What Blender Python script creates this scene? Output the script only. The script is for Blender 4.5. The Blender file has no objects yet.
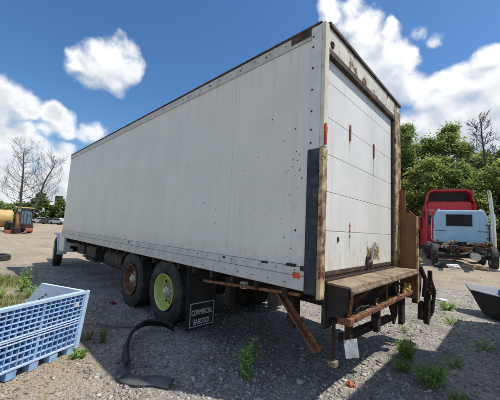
import bpy, bmesh, math, random
import numpy as np
from mathutils import Vector, Matrix
S = bpy.context.scene
COL = S.collection
rnd = random.Random(11)
NR = np.random.default_rng(5)

# ------------------------------------------------------------------ camera
Fw = Vector((-0.68908069, 0.717467, 0.10202405))
Rw = Vector((0.7238973, 0.68803723, 0.05076876))
Uw = Vector((0.03377144, -0.10883871, 0.99348559))
CAM = Vector((1.3906, -2.4379, 1.6418))
cd = bpy.data.cameras.new('camera'); cam = bpy.data.objects.new('camera', cd); COL.objects.link(cam)
cd.sensor_fit = 'HORIZONTAL'; cd.sensor_width = 36; cd.lens = 36 * 275.54 / 500
cd.shift_y = 0.001; cd.clip_start = 0.05; cd.clip_end = 5000
M = Matrix((Rw, Uw, -Fw)).transposed().to_4x4(); M.translation = CAM
cam.matrix_world = M
S.camera = cam

# ------------------------------------------------------------------ sun and exposure
SUN = Vector((0.43, 0.29, 1.0)).normalized()
ELEV = math.asin(SUN.z)
sd = bpy.data.lights.new('sun', 'SUN'); sd.energy = 4.0; sd.angle = math.radians(0.55); sd.color = (1, .955, .87)
sun = bpy.data.objects.new('sun', sd); COL.objects.link(sun)
sun.rotation_euler = SUN.to_track_quat('Z', 'Y').to_euler(); sun.location = (20, 10, 40)
S.view_settings.view_transform = 'Standard'; S.view_settings.look = 'None'
S.view_settings.gamma = 1; S.view_settings.exposure = 0.36
try: S.view_settings.use_curve_mapping = False
except Exception: pass

# ------------------------------------------------------------------ node helpers
class NT:
    def __init__(self, tree): self.t = tree; self.n = tree.nodes; self.l = tree.links
    def new(self, typ, **kw):
        n = self.n.new(typ)
        for k, v in kw.items(): setattr(n, k, v)
        return n
    def put(self, sock, v):
        if hasattr(v, 'is_output'): self.l.new(v, sock)
        elif v is not None: sock.default_value = v
    def math(self, op, a, b=None, c=None, clamp=False):
        n = self.new('ShaderNodeMath', operation=op); n.use_clamp = clamp
        self.put(n.inputs[0], a)
        if b is not None: self.put(n.inputs[1], b)
        if c is not None: self.put(n.inputs[2], c)
        return n.outputs[0]
    def vmath(self, op, a, b=None, out=0):
        n = self.new('ShaderNodeVectorMath', operation=op); self.put(n.inputs[0], a)
        if b is not None: self.put(n.inputs[1], b)
        return n.outputs['Value'] if op == 'DOT_PRODUCT' else n.outputs[0]
    def noise(self, vec, scale, detail=4, rough=.55, dist=0):
        n = self.new('ShaderNodeTexNoise'); self.put(n.inputs['Vector'], vec)
        n.inputs['Scale'].default_value = scale; n.inputs['Detail'].default_value = detail
        n.inputs['Roughness'].default_value = rough; n.inputs['Distortion'].default_value = dist
        return n.outputs['Fac']
    def scale(self, vec, s):
        n = self.new('ShaderNodeMapping'); self.put(n.inputs['Vector'], vec); n.inputs['Scale'].default_value = s
        return n.outputs[0]
    def step(self, v, a, b, lo=0., hi=1.):
        n = self.new('ShaderNodeMapRange', interpolation_type='SMOOTHSTEP'); self.put(n.inputs[0], v)
        for i, q in ((1, a), (2, b), (3, lo), (4, hi)): self.put(n.inputs[i], q)
        return n.outputs[0]
    def mix(self, f, a, b, mode='MIX'):
        n = self.new('ShaderNodeMix', data_type='RGBA', blend_type=mode)
        self.put(n.inputs[0], f); self.put(n.inputs[6], c4(a)); self.put(n.inputs[7], c4(b))
        return n.outputs[2]
    def sep(self, v):
        n = self.new('ShaderNodeSeparateXYZ'); self.put(n.inputs[0], v); return n.outputs
def c4(c):
    if hasattr(c, 'is_output'): return c
    return (c[0], c[1], c[2], 1) if len(c) == 3 else c

# ------------------------------------------------------------------ world: clear sky with cumulus clouds
PUFFS = [(-0.851, 0.243, 0.465, 0.061), (-0.873, 0.212, 0.439, 0.054), (-0.836, 0.279, 0.473, 0.056), (-0.861, 0.276, 0.427, 0.041), (-0.825, 0.32, 0.466, 0.029), (-0.843, 0.224, 0.489, 0.029), (-0.884, 0.191, 0.427, 0.026), (-0.842, 0.302, 0.448, 0.029), (-0.951, 0.053, 0.304, 0.042), (-0.95, 0.087, 0.3, 0.038), (-0.951, 0.028, 0.308, 0.04), (-0.951, 0.107, 0.29, 0.025), (-0.962, 0.042, 0.27, 0.036), (-0.94, 0.147, 0.307, 0.026), (-0.944, 0.165, 0.285, 0.033), (-0.948, 0.183, 0.261, 0.024), (-0.947, 0.146, 0.285, 0.023), (-0.955, 0.146, 0.257, 0.023), (-0.976, 0.07, 0.205, 0.054), (-0.971, 0.112, 0.21, 0.051), (-0.972, 0.157, 0.175, 0.054), (-0.986, 0.088, 0.141, 0.061), (-0.974, 0.192, 0.122, 0.056), (-0.986, 0.146, 0.08, 0.065), (-0.994, 0.074, 0.084, 0.059), (-0.959, 0.196, 0.206, 0.025), (-0.963, 0.107, 0.247, 0.025), (-0.961, 0.209, 0.179, 0.025), (-0.995, 0.09, 0.031, 0.055), (-0.981, 0.188, 0.055, 0.049), (-0.932, 0.247, 0.264, 0.034, .35), (-0.923, 0.268, 0.275, 0.034, .35), (-0.939, 0.227, 0.26, 0.034, .35), (-0.364, 0.685, 0.631, 0.03), (-0.338, 0.716, 0.611, 0.042), (-0.303, 0.753, 0.584, 0.054), (-0.27, 0.789, 0.552, 0.054), (-0.236, 0.822, 0.518, 0.042), (-0.242, 0.78, 0.577, 0.023), (-0.23, 0.773, 0.591, 0.014), (-0.2, 0.834, 0.514, 0.023), (-0.206, 0.846, 0.492, 0.029), (-0.226, 0.861, 0.457, 0.055), (-0.28, 0.836, 0.471, 0.079), (-0.19, 0.885, 0.424, 0.045), (-0.316, 0.7, 0.64, 0.035), (-0.36, 0.665, 0.654, 0.029), (-0.175, 0.812, 0.56, 0.03, .1), (-0.14, 0.83, 0.54, 0.03, .0), (-0.30, 0.74, 0.60, 0.05), (-0.25, 0.82, 0.51, 0.05), (-0.33, 0.78, 0.53, 0.06), (-0.21, 0.87, 0.44, 0.05), (-0.137, 0.893, 0.428, 0.028), (-0.11, 0.898, 0.427, 0.027), (-0.01, 0.88, 0.474, 0.024), (-0.033, 0.887, 0.461, 0.035), (-0.07, 0.893, 0.445, 0.036), (-0.093, 0.906, 0.413, 0.049), (-0.13, 0.917, 0.376, 0.057), (-0.052, 0.911, 0.41, 0.052), (-0.014, 0.926, 0.377, 0.055), (-0.06, 0.942, 0.331, 0.064), (-0.168, 0.925, 0.341, 0.06), (-0.219, 0.918, 0.331, 0.05), (-0.017, 0.956, 0.293, 0.061), (-0.229, 0.936, 0.268, 0.058), (-0.124, 0.951, 0.284, 0.075), (-0.176, 0.904, 0.39, 0.036), (0.01, 0.905, 0.426, 0.043)]
W = bpy.data.worlds.new('World'); S.world = W; W.use_nodes = True
g = bpy.data.node_groups.new('cloud_density', 'ShaderNodeTree')
g.interface.new_socket('Vector', in_out='INPUT', socket_type='NodeSocketVector')
g.interface.new_socket('Density', in_out='OUTPUT', socket_type='NodeSocketFloat')
G = NT(g); gi = G.new('NodeGroupInput'); go = G.new('NodeGroupOutput')
vec0 = gi.outputs[0]; cur = None
def warp(v, sc, amt):
    n = G.new('ShaderNodeTexNoise'); G.put(n.inputs['Vector'], v); n.inputs['Scale'].default_value = sc; n.inputs['Detail'].default_value = 3
    q = G.vmath('SUBTRACT', n.outputs['Color'], (.5, .5, .5)); k = G.new('ShaderNodeVectorMath', operation='SCALE'); G.put(k.inputs[0], q); k.inputs['Scale'].default_value = amt
    return G.vmath('ADD', v, k.outputs[0])
vec = G.vmath('NORMALIZE', warp(vec0, 9, .075))
for x, y, z, r, *wt in PUFFS:
    q = Vector((x, y, z)).normalized(); wt = wt[0] if wt else 1.0; a = 1 / (1 - math.cos(r))
    v = G.math('MULTIPLY_ADD', G.vmath('DOT_PRODUCT', vec, tuple(q)), a, wt - a)
    cur = v if cur is None else G.math('SMOOTH_MAX', cur, v, .7)
cur = G.math('MULTIPLY_ADD', G.math('MAXIMUM', cur, -1.6), 1.35, .12)
outside = G.step(G.vmath('DOT_PRODUCT', vec, tuple(Fw)), .62, .48)
gen = G.math('MULTIPLY_ADD', G.noise(G.scale(vec, (1, 1, 1.9)), 2.6, 2, .5), 4.2, -2.25)
gen = G.math('ADD', gen, G.math('MULTIPLY_ADD', outside, 2.0, -2.0))
cur = G.math('MAXIMUM', cur, gen)
n1 = G.noise(vec0, 13, 8, .62, .3)
n2 = G.noise(vec0, 38, 5, .65)
d = G.math('ADD', cur, G.math('MULTIPLY_ADD', n1, 4.0, -2.0))
d = G.math('ADD', d, G.math('MULTIPLY_ADD', n2, 1.2, -.6))
G.put(go.inputs[0], d)
g.interface.new_socket('Soft', in_out='OUTPUT', socket_type='NodeSocketFloat')
n3 = G.noise(vec0, 11, 3, .5, .3)
G.put(go.inputs[1], G.math('ADD', G.math('MINIMUM', cur, 1.6), G.math('MULTIPLY_ADD', n3, 3.0, -1.5)))
w = NT(W.node_tree); w.n.clear()
tc = w.new('ShaderNodeTexCoord').outputs['Generated']
def dens(v):
    n = w.new('ShaderNodeGroup'); n.node_tree = g; w.put(n.inputs[0], v); return n.outputs[0], n.outputs[1]
d0, e0 = dens(tc)
d1, e1 = dens(w.vmath('NORMALIZE', w.vmath('ADD', tc, tuple(SUN * .05))))
alpha = w.step(d0, -.7, 1.25)
sky = w.new('ShaderNodeTexSky', sky_type='NISHITA'); sky.sun_disc = False
sky.sun_elevation = ELEV; sky.sun_rotation = math.atan2(SUN.x, SUN.y)
sky.air_density = 1.0; sky.dust_density = .6; sky.ozone_density = 2.2; sky.altitude = 200
lit = w.step(w.math('SUBTRACT', e0, e1), -.85, .75)
thick = w.step(d0, .3, 2.2)
ccol = w.mix(lit, (4.2, 4.6, 5.15), (8.0, 7.95, 7.8))
ccol = w.mix(w.math('MULTIPLY', w.step(w.noise(tc, 4.5, 2, .5), .35, .7), .45), ccol, (4.6, 5.0, 5.6))
bl = w.new('ShaderNodeHueSaturation'); bl.inputs['Saturation'].default_value = 1.25
w.put(bl.inputs['Color'], sky.outputs[0])
el = w.sep(tc)[2]
ccol = w.mix(w.math('MULTIPLY', w.math('MULTIPLY', w.step(el, .52, .28), thick), .62), ccol, (3.5, 3.85, 4.3))
skyc = w.mix(w.math('MULTIPLY', alpha, .96), bl.outputs[0], ccol)
bg = w.new('ShaderNodeBackground'); bg.inputs['Strength'].default_value = .115
w.put(bg.inputs['Color'], skyc)
w.l.new(bg.outputs[0], w.new('ShaderNodeOutputWorld').inputs[0])
W.cycles.sampling_method = 'MANUAL'; W.cycles.sample_map_resolution = 512

# ------------------------------------------------------------------ materials
MATS = {}
def newmat(name):
    m = bpy.data.materials.new(name); m.use_nodes = True; t = NT(m.node_tree); t.n.clear()
    b = t.new('ShaderNodeBsdfPrincipled'); o = t.new('ShaderNodeOutputMaterial'); t.l.new(b.outputs[0], o.inputs[0])
    MATS[name] = m
    return m, t, b
RUSTA, RUSTB = (.06, .024, .012), (.30, .125, .045)
def surf(name, base, rough=.6, metal=0., var=.18, sc=6, rust=0, rsc=5, dirt=0, dcol=(.16, .12, .08), streak=0,
         scol=(.20, .17, .13), bump=.12, bsc=60, spec=.5, base2=None, rustb=RUSTB, rusta=RUSTA):
    m, t, b = newmat(name)
    oc = t.new('ShaderNodeTexCoord').outputs['Object']
    n = t.noise(oc, sc, 6, .6)
    lo = tuple(c * (1 - var) for c in base); hi = tuple(min(.95, c * (1 + var)) for c in (base2 or base))
    c = t.mix(t.step(n, .3, .7), lo, hi)
    rf = None
    if streak:
        s = t.noise(t.scale(oc, (9, 9, .45)), 1.6, 5, .6)
        c = t.mix(t.math('MULTIPLY', t.step(s, .5, .78), streak), c, scol)
    if dirt:
        s = t.noise(oc, sc * .7 + 1, 8, .68)
        c = t.mix(t.math('MULTIPLY', t.step(s, .45, .7), dirt), c, dcol)
    if rust:
        s = t.noise(oc, rsc, 9, .66, .3)
        rc = t.mix(t.step(t.noise(oc, rsc * 5, 5, .7), .35, .68), rusta, rustb)
        rf = t.step(s, .72 - rust * .45, .78 - rust * .45)
        c = t.mix(rf, c, rc)
    t.put(b.inputs['Base Color'], c)
    r = t.math('MULTIPLY_ADD', t.noise(oc, sc * 3, 4), .25, rough - .12, clamp=True)
    if rf is not None: r = t.math('MAXIMUM', r, t.math('MULTIPLY', rf, .85))
    t.put(b.inputs['Roughness'], r)
    if metal:
        t.put(b.inputs['Metallic'], t.math('MULTIPLY_ADD', rf, -metal, metal) if rf is not None else metal)
    b.inputs['Specular IOR Level'].default_value = spec
    if bump:
        bp = t.new('ShaderNodeBump'); bp.inputs['Strength'].default_value = bump; bp.inputs['Distance'].default_value = .01
        h = t.noise(oc, bsc, 5, .65)
        if rf is not None: h = t.math('ADD', h, t.math('MULTIPLY', rf, .6))
        t.put(bp.inputs['Height'], h); t.l.new(bp.outputs[0], b.inputs['Normal'])
    return m
def white_side():
    m, t, b = newmat('aged white panel paint')
    oc = t.new('ShaderNodeTexCoord').outputs['Object']
    x, y, z = t.sep(oc)
    c = t.mix(t.step(t.noise(oc, 1.3, 5, .6), .3, .7), (.635, .625, .57), (.70, .69, .63))
    s = t.noise(t.scale(oc, (7, 7, .25)), 1.2, 6, .65)
    c = t.mix(t.math('MULTIPLY', t.step(s, .5, .75), .22), c, (.38, .38, .34))
    s = t.noise(t.scale(oc, (26, 26, .6)), 1.1, 4, .6)
    c = t.mix(t.math('MULTIPLY', t.step(s, .58, .8), .30), c, (.40, .37, .32))
    # chips and scuffs, denser towards the rear corner
    rear = t.step(x, -1.6, -.1, .10, .7)
    v = t.new('ShaderNodeTexVoronoi'); t.put(v.inputs['Vector'], t.scale(oc, (7, 7, 5))); v.inputs['Scale'].default_value = 1.6
    rr, gg, bb = t.sep(v.outputs['Color'])
    pick = t.math('LESS_THAN', rr, rear)
    size = t.math('MULTIPLY_ADD', gg, .11, .03)
    spot = t.step(v.outputs['Distance'], size, t.math('MULTIPLY', size, .6))
    mid = t.math('MULTIPLY', t.step(z, 1.3, 1.6), t.step(z, 2.75, 2.3))
    spot = t.math('MULTIPLY', t.math('MULTIPLY', spot, pick), mid)
    c = t.mix(spot, c, t.mix(t.step(bb, .3, .8), (.05, .045, .04), (.34, .33, .30)))
    s = t.noise(t.scale(oc, (2.2, 2.2, 9)), 3, 7, .7)
    c = t.mix(t.math('MULTIPLY', t.step(s, .68, .74), .5), c, (.27, .25, .22))
    dr = t.noise(t.scale(oc, (14, 14, .22)), 1.3, 5, .65); drl = t.math('MULTIPLY', t.step(z, 2.7, 3.7), t.step(dr, .54, .70, 0, .5))
    c = t.mix(drl, c, (.36, .31, .24))
    sc = t.noise(t.scale(oc, (.8, .8, 22)), 2.0, 5, .7); c = t.mix(t.step(sc, .64, .70, 0, .35), c, (.42, .41, .38))
    low = t.step(z, 1.55, 1.27)
    c = t.mix(t.math('MULTIPLY', low, t.step(t.noise(oc, 9, 7, .7), .35, .7, 0, .55)), c, (.34, .31, .26))
    t.put(b.inputs['Base Color'], c); b.inputs['Roughness'].default_value = .5
    bp = t.new('ShaderNodeBump'); bp.inputs['Strength'].default_value = .5; bp.inputs['Distance'].default_value = .03
    t.put(bp.inputs['Height'], t.noise(oc, 1.7, 3, .45)); t.l.new(bp.outputs[0], b.inputs['Normal'])
    return m
def white_door():
    m, t, b = newmat('door white paint')
    oc = t.new('ShaderNodeTexCoord').outputs['Object']
    x, y, z = t.sep(oc)
    c = t.mix(t.step(t.noise(oc, 1.6, 5, .6), .3, .7), (.66, .66, .63), (.76, .76, .73))
    s = t.noise(t.scale(oc, (9, 9, .35)), 1.5, 6, .65)
    c = t.mix(t.math('MULTIPLY', t.step(s, .5, .74), .42), c, (.50, .44, .35))
    low = t.step(z, 1.75, 1.24)
    c = t.mix(t.math('MULTIPLY', low, t.step(t.noise(t.scale(oc, (6, 6, 2)), 2.2, 8, .72), .42, .72, 0, .75)), c, (.50, .40, .22))
    # worn, rusty scrape round the latch
    lx = t.math('SUBTRACT', t.math('ABSOLUTE', t.math('SUBTRACT', y, 1.47)), .22)
    lz = t.math('SUBTRACT', t.math('ABSOLUTE', t.math('SUBTRACT', z, 1.40)), .09)
    box = t.math('MAXIMUM', lx, lz)
    box = t.math('ADD', box, t.math('MULTIPLY_ADD', t.noise(oc, 14, 6, .7), .38, -.19))
    c = t.mix(t.step(box, .02, -.02), c, t.mix(t.step(t.noise(oc, 40, 4), .4, .6), (.07, .045, .025), (.42, .31, .15)))
    # rust weeping from two hinge pins
    for yy, z0, z1 in ((.705, 2.43, 2.95), (1.49, 2.1, 2.90), (.735, 1.35, 1.75)):
        k = t.math('ABSOLUTE', t.math('SUBTRACT', y, t.math('ADD', yy, t.math('MULTIPLY_ADD', t.noise(oc, 9, 3), .04, -.02))))
        k = t.math('MULTIPLY', t.step(k, .024, .008), t.math('MULTIPLY', t.step(z, z0, z1), t.step(z, z1 + .03, z1)))
        c = t.mix(t.math('MULTIPLY', k, .9), c, (.34, .20, .08))
    t.put(b.inputs['Base Color'], c); b.inputs['Roughness'].default_value = .5
    bp = t.new('ShaderNodeBump'); bp.inputs['Strength'].default_value = .3; bp.inputs['Distance'].default_value = .015
    t.put(bp.inputs['Height'], t.noise(oc, 3.1, 4, .5)); t.l.new(bp.outputs[0], b.inputs['Normal'])
    return m
def leafmat(name, lo, hi, rough=.55, trans=.45):
    m = bpy.data.materials.new(name); m.use_nodes = True; t = NT(m.node_tree); t.n.clear(); MATS[name] = m
    at = t.new('ShaderNodeAttribute', attribute_name='tint')
    c = t.mix(t.sep(at.outputs['Color'])[0], lo, hi)
    c = t.mix(t.math('MULTIPLY', t.math('GREATER_THAN', t.sep(at.outputs['Color'])[1], .93), .6), c, tuple(min(1, q * 1.5) for q in hi[:2]) + (hi[2],))
    a = t.new('ShaderNodeBsdfPrincipled'); t.put(a.inputs['Base Color'], c); a.inputs['Roughness'].default_value = rough
    a.inputs['Specular IOR Level'].default_value = .3
    b = t.new('ShaderNodeBsdfTranslucent'); t.put(b.inputs['Color'], t.mix(.5, c, (hi[0] * 1.2, hi[1] * 1.3, hi[2] * .7)))
    x = t.new('ShaderNodeMixShader'); x.inputs[0].default_value = trans
    t.l.new(a.outputs[0], x.inputs[1]); t.l.new(b.outputs[0], x.inputs[2])
    t.l.new(x.outputs[0], t.new('ShaderNodeOutputMaterial').inputs[0])
    return m
def tintmat(name, lo, hi, rough=.85):
    m, t, b = newmat(name)
    at = t.new('ShaderNodeAttribute', attribute_name='tint')
    r, gg, bb = t.sep(at.outputs['Color'])
    c = t.mix(r, lo, hi); c = t.mix(t.math('MULTIPLY', gg, .45), c, (.30, .235, .165))
    oc = t.new('ShaderNodeTexCoord').outputs['Object']
    c = t.mix(t.step(t.noise(oc, 55, 4), .35, .7, 0, .35), c, (.12, .115, .11))
    t.put(b.inputs['Base Color'], c); b.inputs['Roughness'].default_value = rough; b.inputs['Specular IOR Level'].default_value = .25
    return m

white_side(); white_door()
surf('rail paint', (.50, .49, .45), .5, var=.12, sc=5, rust=.16, rsc=3.5, dirt=.5, dcol=(.30, .25, .19), streak=.3)
surf('skirt paint', (.52, .525, .50), .5, var=.1, sc=4, rust=.13, rsc=3, dirt=.55, dcol=(.33, .30, .25), streak=.3)
surf('post white', (.62, .625, .60), .45, var=.08, sc=5, rust=.1, rsc=6, dirt=.25, dcol=(.4, .36, .3))
surf('post blue grey', (.012, .018, .028), .6, var=.6, sc=9, rust=.22, rsc=9, dirt=.45, dcol=(.06, .085, .11))
surf('cream paint', (.64, .61, .50), .5, var=.12, sc=6, streak=.5, scol=(.33, .20, .10), rust=.36, rsc=4, dirt=.4, dcol=(.42, .33, .16))
surf('peeling tan', (.26, .15, .07), .75, var=.35, sc=8, rust=.42, rsc=7, dirt=.6, dcol=(.09, .045, .025), base2=(.50, .38, .21), streak=.7, scol=(.12, .055, .028), bump=.4)
surf('rust', (.16, .065, .028), .85, var=.5, sc=9, rust=.75, rsc=7, bump=.4, bsc=45, rustb=(.36, .16, .065))
surf('rust deck', (.215, .165, .11), .85, var=.3, sc=6, rust=.42, rsc=5, dirt=.5, dcol=(.27, .21, .15), bump=.5, rustb=(.21, .13, .075), streak=.5, scol=(.10, .065, .045))
surf('rust orange', (.20, .08, .035), .8, var=.35, sc=7, rust=.45, rsc=6, dirt=.3, dcol=(.13, .055, .03), bump=.35, rustb=(.28, .12, .05), rusta=(.10, .04, .022))
surf('plate brown', (.215, .095, .04), .7, var=.25, sc=3.5, rust=.25, rsc=5, streak=.35, scol=(.27, .15, .075), bump=.2, rusta=(.15, .06, .025))
surf('dark rust', (.03, .018, .013), .85, var=.5, sc=9, rust=.28, rsc=8, rustb=(.10, .04, .022), bump=.4)
surf('maroon dark', (.013, .008, .008), .75, var=.4, sc=7, rust=.15, rsc=6, rustb=(.035, .016, .012))
surf('chassis black', (.018, .018, .018), .7, var=.4, sc=6, dirt=.55, dcol=(.055, .047, .038), rust=.1)
surf('tyre rubber', (.018, .018, .019), .75, var=.35, sc=5, dirt=.8, dcol=(.085, .072, .058), bump=.35, bsc=70)
surf('rim green', (.52, .60, .17), .4, var=.12, sc=8, dirt=.22, dcol=(.28, .33, .10), rust=.06, rsc=14)
surf('rim rust', (.15, .065, .035), .75, var=.3, sc=8, rust=.5, rsc=8, dirt=.4, dcol=(.42, .34, .26), rustb=(.42, .19, .09))
surf('hub grey', (.60, .57, .50), .45, .3, var=.2, sc=18, rust=.15, rsc=16, dirt=.4)
surf('steel', (.55, .55, .54), .35, .9, var=.1, sc=10, rust=.08, rsc=10)
surf('chrome', (.50, .50, .52), .2, 1., var=.06, sc=8, bump=0)
surf('flap rubber', (.014, .014, .015), .6, var=.4, sc=5, dirt=.35, dcol=(.05, .045, .04), bump=.08)
surf('flap print', (.60, .60, .58), .6, var=.15, sc=20, dirt=.55, dcol=(.2, .19, .18), bump=0)
surf('red lens', (.42, .022, .015), .25, var=.15, sc=20, dirt=.2, bump=0)
surf('orange red lens', (.62, .07, .02), .3, var=.1, sc=20, bump=0)
surf('plate white', (.55, .57, .55), .45, var=.2, sc=16, dirt=.65, dcol=(.22, .21, .19), rust=.1, rsc=12)
surf('header rust', (.045, .026, .018), .8, var=.5, sc=9, rust=.4, rsc=6, rustb=(.19, .085, .05), dirt=.3, dcol=(.26, .19, .10))
surf('sill dark', (.05, .035, .025), .8, var=.5, sc=12, rust=.4, rsc=9, rustb=(.20, .10, .04))
surf('cab white', (.62, .65, .67), .3, var=.05, sc=3, dirt=.25, dcol=(.4, .38, .34))
surf('glass dark', (.012, .013, .016), .12, var=.3, sc=3, bump=0, spec=.3)
surf('cab glass', (.10, .16, .20), .08, var=.2, sc=3, bump=0, spec=.8)
surf('truck red', (.52, .014, .028), .32, var=.12, sc=3, dirt=.15, dcol=(.3, .1, .08), streak=.12, scol=(.5, .2, .18), bump=.03)
surf('truck light blue', (.36, .57, .72), .4, var=.08, sc=3, dirt=.2, dcol=(.3, .38, .42), streak=.25, scol=(.42, .52, .58), bump=.03)
surf('black plastic', (.009, .009, .010), .5, var=.25, sc=6, dirt=.2, dcol=(.03, .028, .026), spec=.3)
surf('grey plastic', (.20, .21, .22), .5, var=.15, sc=6, dirt=.4, dcol=(.18, .165, .14))
surf('mudguard black', (.012, .014, .018), .45, var=.3, sc=6, dirt=.25, dcol=(.05, .05, .05))
surf('mudguard worn', (.06, .065, .07), .6, var=.25, sc=8, dirt=.5, dcol=(.19, .17, .145))
surf('crate blue', (.225, .385, .62), .5, var=.25, sc=7, dirt=.55, dcol=(.44, .52, .68), bump=.06)
surf('crate deep blue', (.045, .12, .37), .5, var=.25, sc=7, dirt=.25, dcol=(.12, .17, .34))
surf('crate rim', (.40, .52, .72), .5, var=.12, sc=9, dirt=.4, dcol=(.5, .56, .66), bump=.06)
surf('crate pale', (.55, .63, .70), .6, var=.1, sc=7, dirt=.5, dcol=(.5, .54, .57), bump=.06)
surf('blue tarp', (.03, .08, .38), .5, var=.2, sc=6)
surf('bark', (.15, .12, .095), .9, var=.4, sc=9, bump=.5, bsc=25)
surf('dead bark', (.085, .075, .07), .9, var=.25, sc=5, bump=.3, bsc=12)
surf('machine yellow', (.50, .30, .05), .5, var=.15, sc=4, rust=.22, rsc=4, dirt=.4)
surf('tank ochre', (.52, .36, .12), .55, var=.18, sc=3, rust=.15, dirt=.4)
surf('machine orange', (.33, .085, .045), .55, var=.2, sc=4, rust=.25, rsc=4, dirt=.3)
surf('silo dark', (.025, .028, .035), .6, var=.2, sc=1)
surf('dry wood', (.34, .25, .15), .85, var=.35, sc=15, dirt=.4)
surf('straw', (.50, .34, .10), .9, var=.35, sc=30, bump=.5)
surf('car silver', (.34, .36, .38), .3, var=.06, sc=2, dirt=.3)
surf('car white', (.55, .56, .57), .3, var=.05, sc=2, dirt=.3)
surf('car dark', (.03, .033, .04), .3, var=.1, sc=2, dirt=.3)
surf('tail white', (.6, .6, .58), .5)
surf('trash white', (.72, .72, .70), .6, var=.1, sc=12, dirt=.2)
surf('cloth red', (.17, .015, .022), .8, var=.3, sc=20)
surf('brick red', (.40, .12, .06), .8, var=.3, sc=20)
surf('rock', (.30, .29, .275), .9, var=.3, sc=9, base2=(.42, .40, .37), bump=.5, bsc=30)
surf('trailer white', (.6, .6, .58), .5, var=.08, sc=2, dirt=.3)
leafmat('leaf olive', (.13, .17, .06), (.40, .47, .18))
leafmat('leaf green', (.09, .145, .05), (.29, .37, .14))
leafmat('leaf dark', (.05, .085, .027), (.17, .22, .065))
leafmat('weed leaf', (.13, .22, .06), (.38, .52, .17))
leafmat('dry leaf', (.14, .075, .035), (.40, .26, .14), trans=.2)
leafmat('grass blade', (.075, .11, .025), (.30, .31, .11))
tintmat('gravel stone', (.10, .098, .095), (.68, .64, .58))
tintmat('wood chip', (.22, .15, .09), (.50, .40, .28))

def ground_mat():
    m, t, b = newmat('yard ground')
    oc = t.new('ShaderNodeTexCoord').outputs['Object']
    x, y, z = t.sep(oc)
    nb = t.math('MULTIPLY_ADD', t.noise(oc, .55, 5, .6), 3.2, -1.6)
    # gravel pad round the truck
    gx = t.math('MULTIPLY', t.step(t.math('ADD', x, nb), -13.5, -10.5), t.step(t.math('ADD', x, nb), 9, 6))
    e1 = t.math('ADD', y, t.math('MULTIPLY', nb, .45))
    gy = t.math('MULTIPLY', t.step(e1, -1.55, -.95), t.step(t.math('ADD', y, nb), 10.2, 7.4))
    near = t.step(x, -2.6, -1.0)
    gm = t.math('MULTIPLY', gx, t.math('MAXIMUM', gy, t.math('MULTIPLY', near, t.step(t.math('ADD', y, nb), 10.2, 7.4))))
    dirt = t.mix(t.step(t.noise(oc, .35, 6, .65), .3, .7), (.30, .245, .18), (.415, .35, .265))
    dirt = t.mix(t.step(t.noise(t.scale(oc, (1.2, .25, 1)), 1.0, 5, .6), .5, .75, 0, .5), dirt, (.30, .225, .15))
    dirt = t.mix(t.step(t.noise(oc, 24, 6, .7), .5, .75, 0, .45), dirt, (.22, .17, .12))
    rut = t.noise(t.scale(oc, (.22, 2.4, 1)), 1.0, 4, .6, .6); rut2 = t.noise(t.scale(oc, (2.0, .30, 1)), 1.0, 4, .6, .6)
    dirt = t.mix(t.step(rut, .54, .66, 0, .55), dirt, (.235, .18, .125)); dirt = t.mix(t.step(rut2, .56, .7, 0, .4), dirt, (.50, .42, .31))
    dirt = t.mix(t.step(t.noise(oc, 3.2, 6, .7), .52, .7, 0, .5), dirt, (.27, .235, .19))
    gr = t.mix(t.step(t.noise(oc, 1.4, 6, .6), .3, .7), (.20, .18, .16), (.38, .345, .295))
    v = t.new('ShaderNodeTexVoronoi'); t.put(v.inputs['Vector'], oc); v.inputs['Scale'].default_value = 26
    v2 = t.new('ShaderNodeTexVoronoi'); t.put(v2.inputs['Vector'], oc); v2.inputs['Scale'].default_value = 61
    gr = t.mix(t.step(t.sep(v.outputs['Color'])[0], .35, 1, 0, .6), gr, (.60, .55, .48))
    gr = t.mix(t.step(t.sep(v2.outputs['Color'])[1], .5, 1, 0, .5), gr, (.13, .13, .13))
    gr = t.mix(t.step(t.noise(oc, .75, 6, .65, .4), .48, .62, 0, .6), gr, (.15, .125, .10))
    gr = t.mix(t.step(t.noise(oc, 1.9, 6, .7), .56, .70, 0, .55), gr, (.46, .43, .38))
    c = t.mix(gm, dirt, gr)
    gp = t.math('MULTIPLY', t.step(t.noise(oc, .22, 5, .6), .56, .66), t.step(y, 13, 22))
    c = t.mix(t.math('MULTIPLY', gp, .7), c, (.12, .15, .05))
    gl = t.math('MULTIPLY', t.math('MULTIPLY', t.step(x, -4.0, -5.2), t.step(x, -12, -9)), t.step(t.math('ADD', y, t.math('MULTIPLY', nb, .3)), -.95, -1.3))
    c = t.mix(t.math('MULTIPLY', gl, t.step(t.noise(oc, 2.5, 5, .65), .38, .6, 0, .75)), c, (.14, .16, .055))
    t.put(b.inputs['Base Color'], c); b.inputs['Roughness'].default_value = .95; b.inputs['Specular IOR Level'].default_value = .2
    bp = t.new('ShaderNodeBump'); bp.inputs['Strength'].default_value = .8; bp.inputs['Distance'].default_value = .03
    h = t.math('ADD', t.math('MULTIPLY', v.outputs['Distance'], t.math('MULTIPLY', gm, -1.0)), t.noise(oc, 18, 6, .7))
    h = t.math('ADD', h, t.math('MULTIPLY', v2.outputs['Distance'], -.5)); h = t.math('ADD', h, t.math('MULTIPLY', rut, 2.5))
    t.put(bp.inputs['Height'], h); t.l.new(bp.outputs[0], b.inputs['Normal'])
    return m
ground_mat()

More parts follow.
